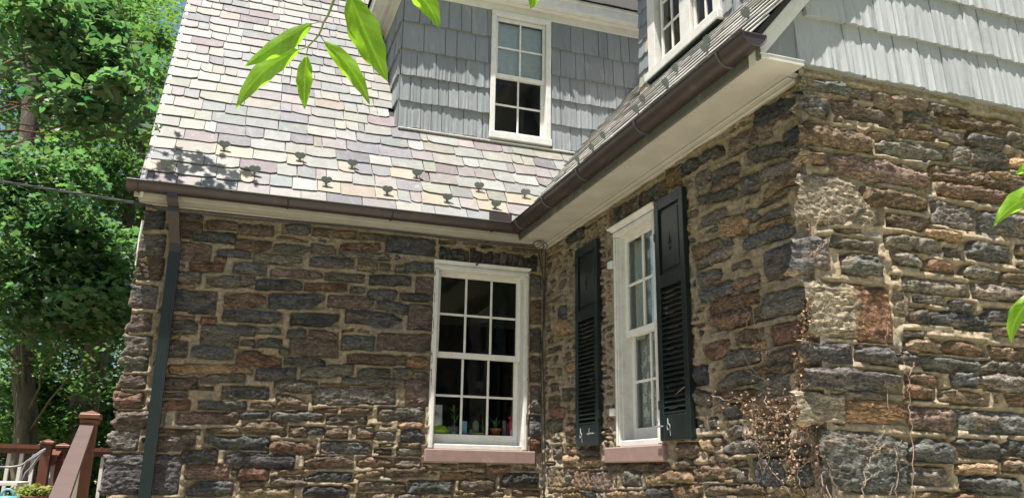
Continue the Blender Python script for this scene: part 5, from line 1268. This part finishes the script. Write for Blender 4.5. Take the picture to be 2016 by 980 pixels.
for _ in range(110): spots.append((1560+rv.normal(0, 10), 905+rv.normal(0, 28)))
for _ in range(60): spots.append((1505+rv.normal(0, 22), 850+rv.normal(0, 20)))
for _ in range(28): spots.append((1445+rv.normal(0, 30), 790+rv.normal(0, 10)))
for _ in range(30): spots.append((1500+rv.normal(0, 9), 685+rv.normal(0, 26)))
for _ in range(60): spots.append((1600+rv.normal(0, 8), 880+rv.normal(0, 40)))
for x, y in spots:
    c = wallpt(x, y, .05+abs(rv.normal(0, .03))); V, Fc = curl(c, rv.uniform(.008, .022), rv)
    col = np.array([(.15, .08, .045), (.22, .13, .075), (.085, .05, .03), (.30, .20, .13)][rv.integers(4)])*rv.uniform(.8, 1.2); b.add(V, Fc, col)
b.build('dry_leaves', M['dry'], vn_, True, kind='stuff')

# ================================================================== foreground leaves
def big_leaf_mat():
    m, nt, nd, lk, pb = mat_new('fresh_leaf'); out = [n for n in nd if n.type == 'OUTPUT_MATERIAL'][0]
    at = nd.new('ShaderNodeAttribute'); at.attribute_name = 'Col'
    n = noise_node(nt, 60, 4, .6, (1, 1, 1), 'World'); r = ramp(nt, n.outputs['Fac'], [(.3, (.88,)*3), (.7, (1.08,)*3)]); c = mixc(nt, at.outputs['Color'], r.outputs[0], 1.0, 'MULTIPLY')
    lk.new(c, pb.inputs['Base Color']); pb.inputs['Roughness'].default_value = .42; tl = nd.new('ShaderNodeBsdfTranslucent'); c2 = mixc(nt, c, (1.9, 2.0, .55), 1.0, 'MULTIPLY'); lk.new(c2, tl.inputs[0])
    mx = nd.new('ShaderNodeMixShader'); mx.inputs[0].default_value = .6; lk.new(pb.outputs[0], mx.inputs[1]); lk.new(tl.outputs[0], mx.inputs[2]); lk.new(mx.outputs[0], out.inputs[0]); return m
M['fresh'] = big_leaf_mat()
def big_leaf(mid, wl, wr, D, parent, tiltv=0.0, seed=0):
    """mid: midrib points in the picture, wl/wr greatest half widths in pixels at distance D (metres along the ray)"""
    mid = np.array(mid, float); n = 56; tt = np.linspace(0, 1, n); L = np.concatenate([[0], np.cumsum(np.linalg.norm(np.diff(mid, axis=0), axis=1))]); L /= L[-1]
    if len(mid) > 2: cf = np.polyfit(L, mid, 2); C = np.stack([np.polyval(cf[:, 0], tt), np.polyval(cf[:, 1], tt)], 1)
    else: C = mid[0]+(mid[-1]-mid[0])*tt[:, None]
    T = np.gradient(C, axis=0); T /= np.linalg.norm(T, axis=1)[:, None]; Nn = np.stack([-T[:, 1], T[:, 0]], 1)
    shape = (np.sin(np.pi*tt**.86)**.85)*(1-.25*tt)*1.12; shape[-1] = 0; cols = np.linspace(-1, 1, 15); V = []; Cc = []
    px2m = D/F_PX; rg = np.random.default_rng(seed)
    for i, t in enumerate(tt):
        for j, cj in enumerate(cols):
            w = (wl if cj < 0 else wr)*abs(cj)*shape[i]*(1+.05*math.sin(t*23+seed)*abs(cj)); p = C[i]+Nn[i]*w*(-1 if cj < 0 else 1)
            dep = D+tiltv*(t-.5)*.05+px2m*(abs(cj)**1.5*(wl+wr)*.30*shape[i])+px2m*3.0*math.sin(t*14+cj*2+seed)*abs(cj)
            V.append(hitD(p[0], p[1], dep)); vein = math.exp(-(cj/.10)**2); side = math.exp(-((((t*8-abs(cj)*1.6) % 1)-.5)/.10)**2)*.6
            base = np.array((.15, .27, .026)); base = base*(1+.10*math.sin(seed*3+t*5)); Cc.append(base*(1+.9*vein+.35*side))
    k = len(cols); Fc = [(i*k+j, i*k+j+1, (i+1)*k+j+1, (i+1)*k+j) for i in range(n-1) for j in range(k-1)]
    return mesh('leaf', V, np.array(Fc), M['fresh'], parent, True, np.array(Cc))
M['twig_green'] = paint('green_twig', (.16, .19, .06), .6, None, .3, 60)
def twig(px, D, r0, parent, r1=None):
    b = MB(); P = [hitD(x, y, D) for x, y in px]; b.tube(P, list(np.linspace(r0, r1 or r0*.5, len(P))), 8); b.build('twig', M['twig_green'], parent, True)
br = thing('leafy_twig', 'bright green leafy twig hanging from the top before the slate roof', 'branch', tuple(hitD(665, -40, 1.25)))
twig([(668,-40),(656,4),(646,30),(637,45),(632,60),(626,72),(607,92)], 1.25, .0022, br)
twig([(637,45),(628,44),(612,48)], 1.25, .0011, br); twig([(607,90),(598,96),(588,98)], 1.25, .0011, br); twig([(607,90),(605,100),(603,110)], 1.25, .0010, br); twig([(629,68),(634,76),(640,84)], 1.25, .0010, br)
for mid, wl, wr, D, s in (([(614,46),(560,76),(480,132)], 26, 12, 1.24, 1), ([(590,98),(520,140),(464,216)], 22, 20, 1.26, 2), ([(604,110),(600,160),(600,216)], 15, 17, 1.23, 3),
                          ([(638,82),(690,135),(728,207)], 16, 18, 1.27, 4), ([(688,-10),(722,70),(763,160)], 30, 32, 1.22, 5)): big_leaf(mid, wl, wr, D, br, seed=s)
twig([(668,-38),(680,-22),(688,-8)], 1.23, .0012, br)
br2 = thing('leafy_twig', 'leafy twig tips showing at the top edge before the dormer', 'branch', tuple(hitD(790, -60, 1.2)))
twig([(760,-70),(775,-50),(800,-30)], 1.2, .002, br2); twig([(760,-70),(900,-60),(1048,-30)], 1.2, .002, br2)
big_leaf([(798,-32),(838,4),(864,56)], 22, 20, 1.2, br2, seed=6); big_leaf([(1046,-30),(1050,-8),(1044,19)], 12, 12, 1.2, br2, seed=7)
br3 = thing('leafy_twig', 'two bright green leaves entering at the right edge over sunlit stones', 'branch', tuple(hitD(2060, 380, 1.1)))
twig([(2110,330),(2070,380),(2050,480),(2050,580)], 1.1, .002, br3)
big_leaf([(2062,378),(2010,396),(1957,445)], 14, 24, 1.1, br3, seed=8); big_leaf([(2048,582),(2010,612),(1991,677)], 16, 20, 1.1, br3, seed=9)
big_leaf([(2070,300),(2040,318),(1999,344)], 14, 14, 1.1, br3, seed=10)
for nm in ('shrubbery', 'woods'):
    tag(bpy.data.objects[nm], {'shrubbery': 'dark leafy undergrowth behind the deck rails', 'woods': 'woods around the garden reflected in the glass'}[nm], None)

for o in bpy.data.objects:
    if o.parent is None and o.name.startswith('leafy_twig'): o['group'] = 'leafy twigs hanging close to the viewer'
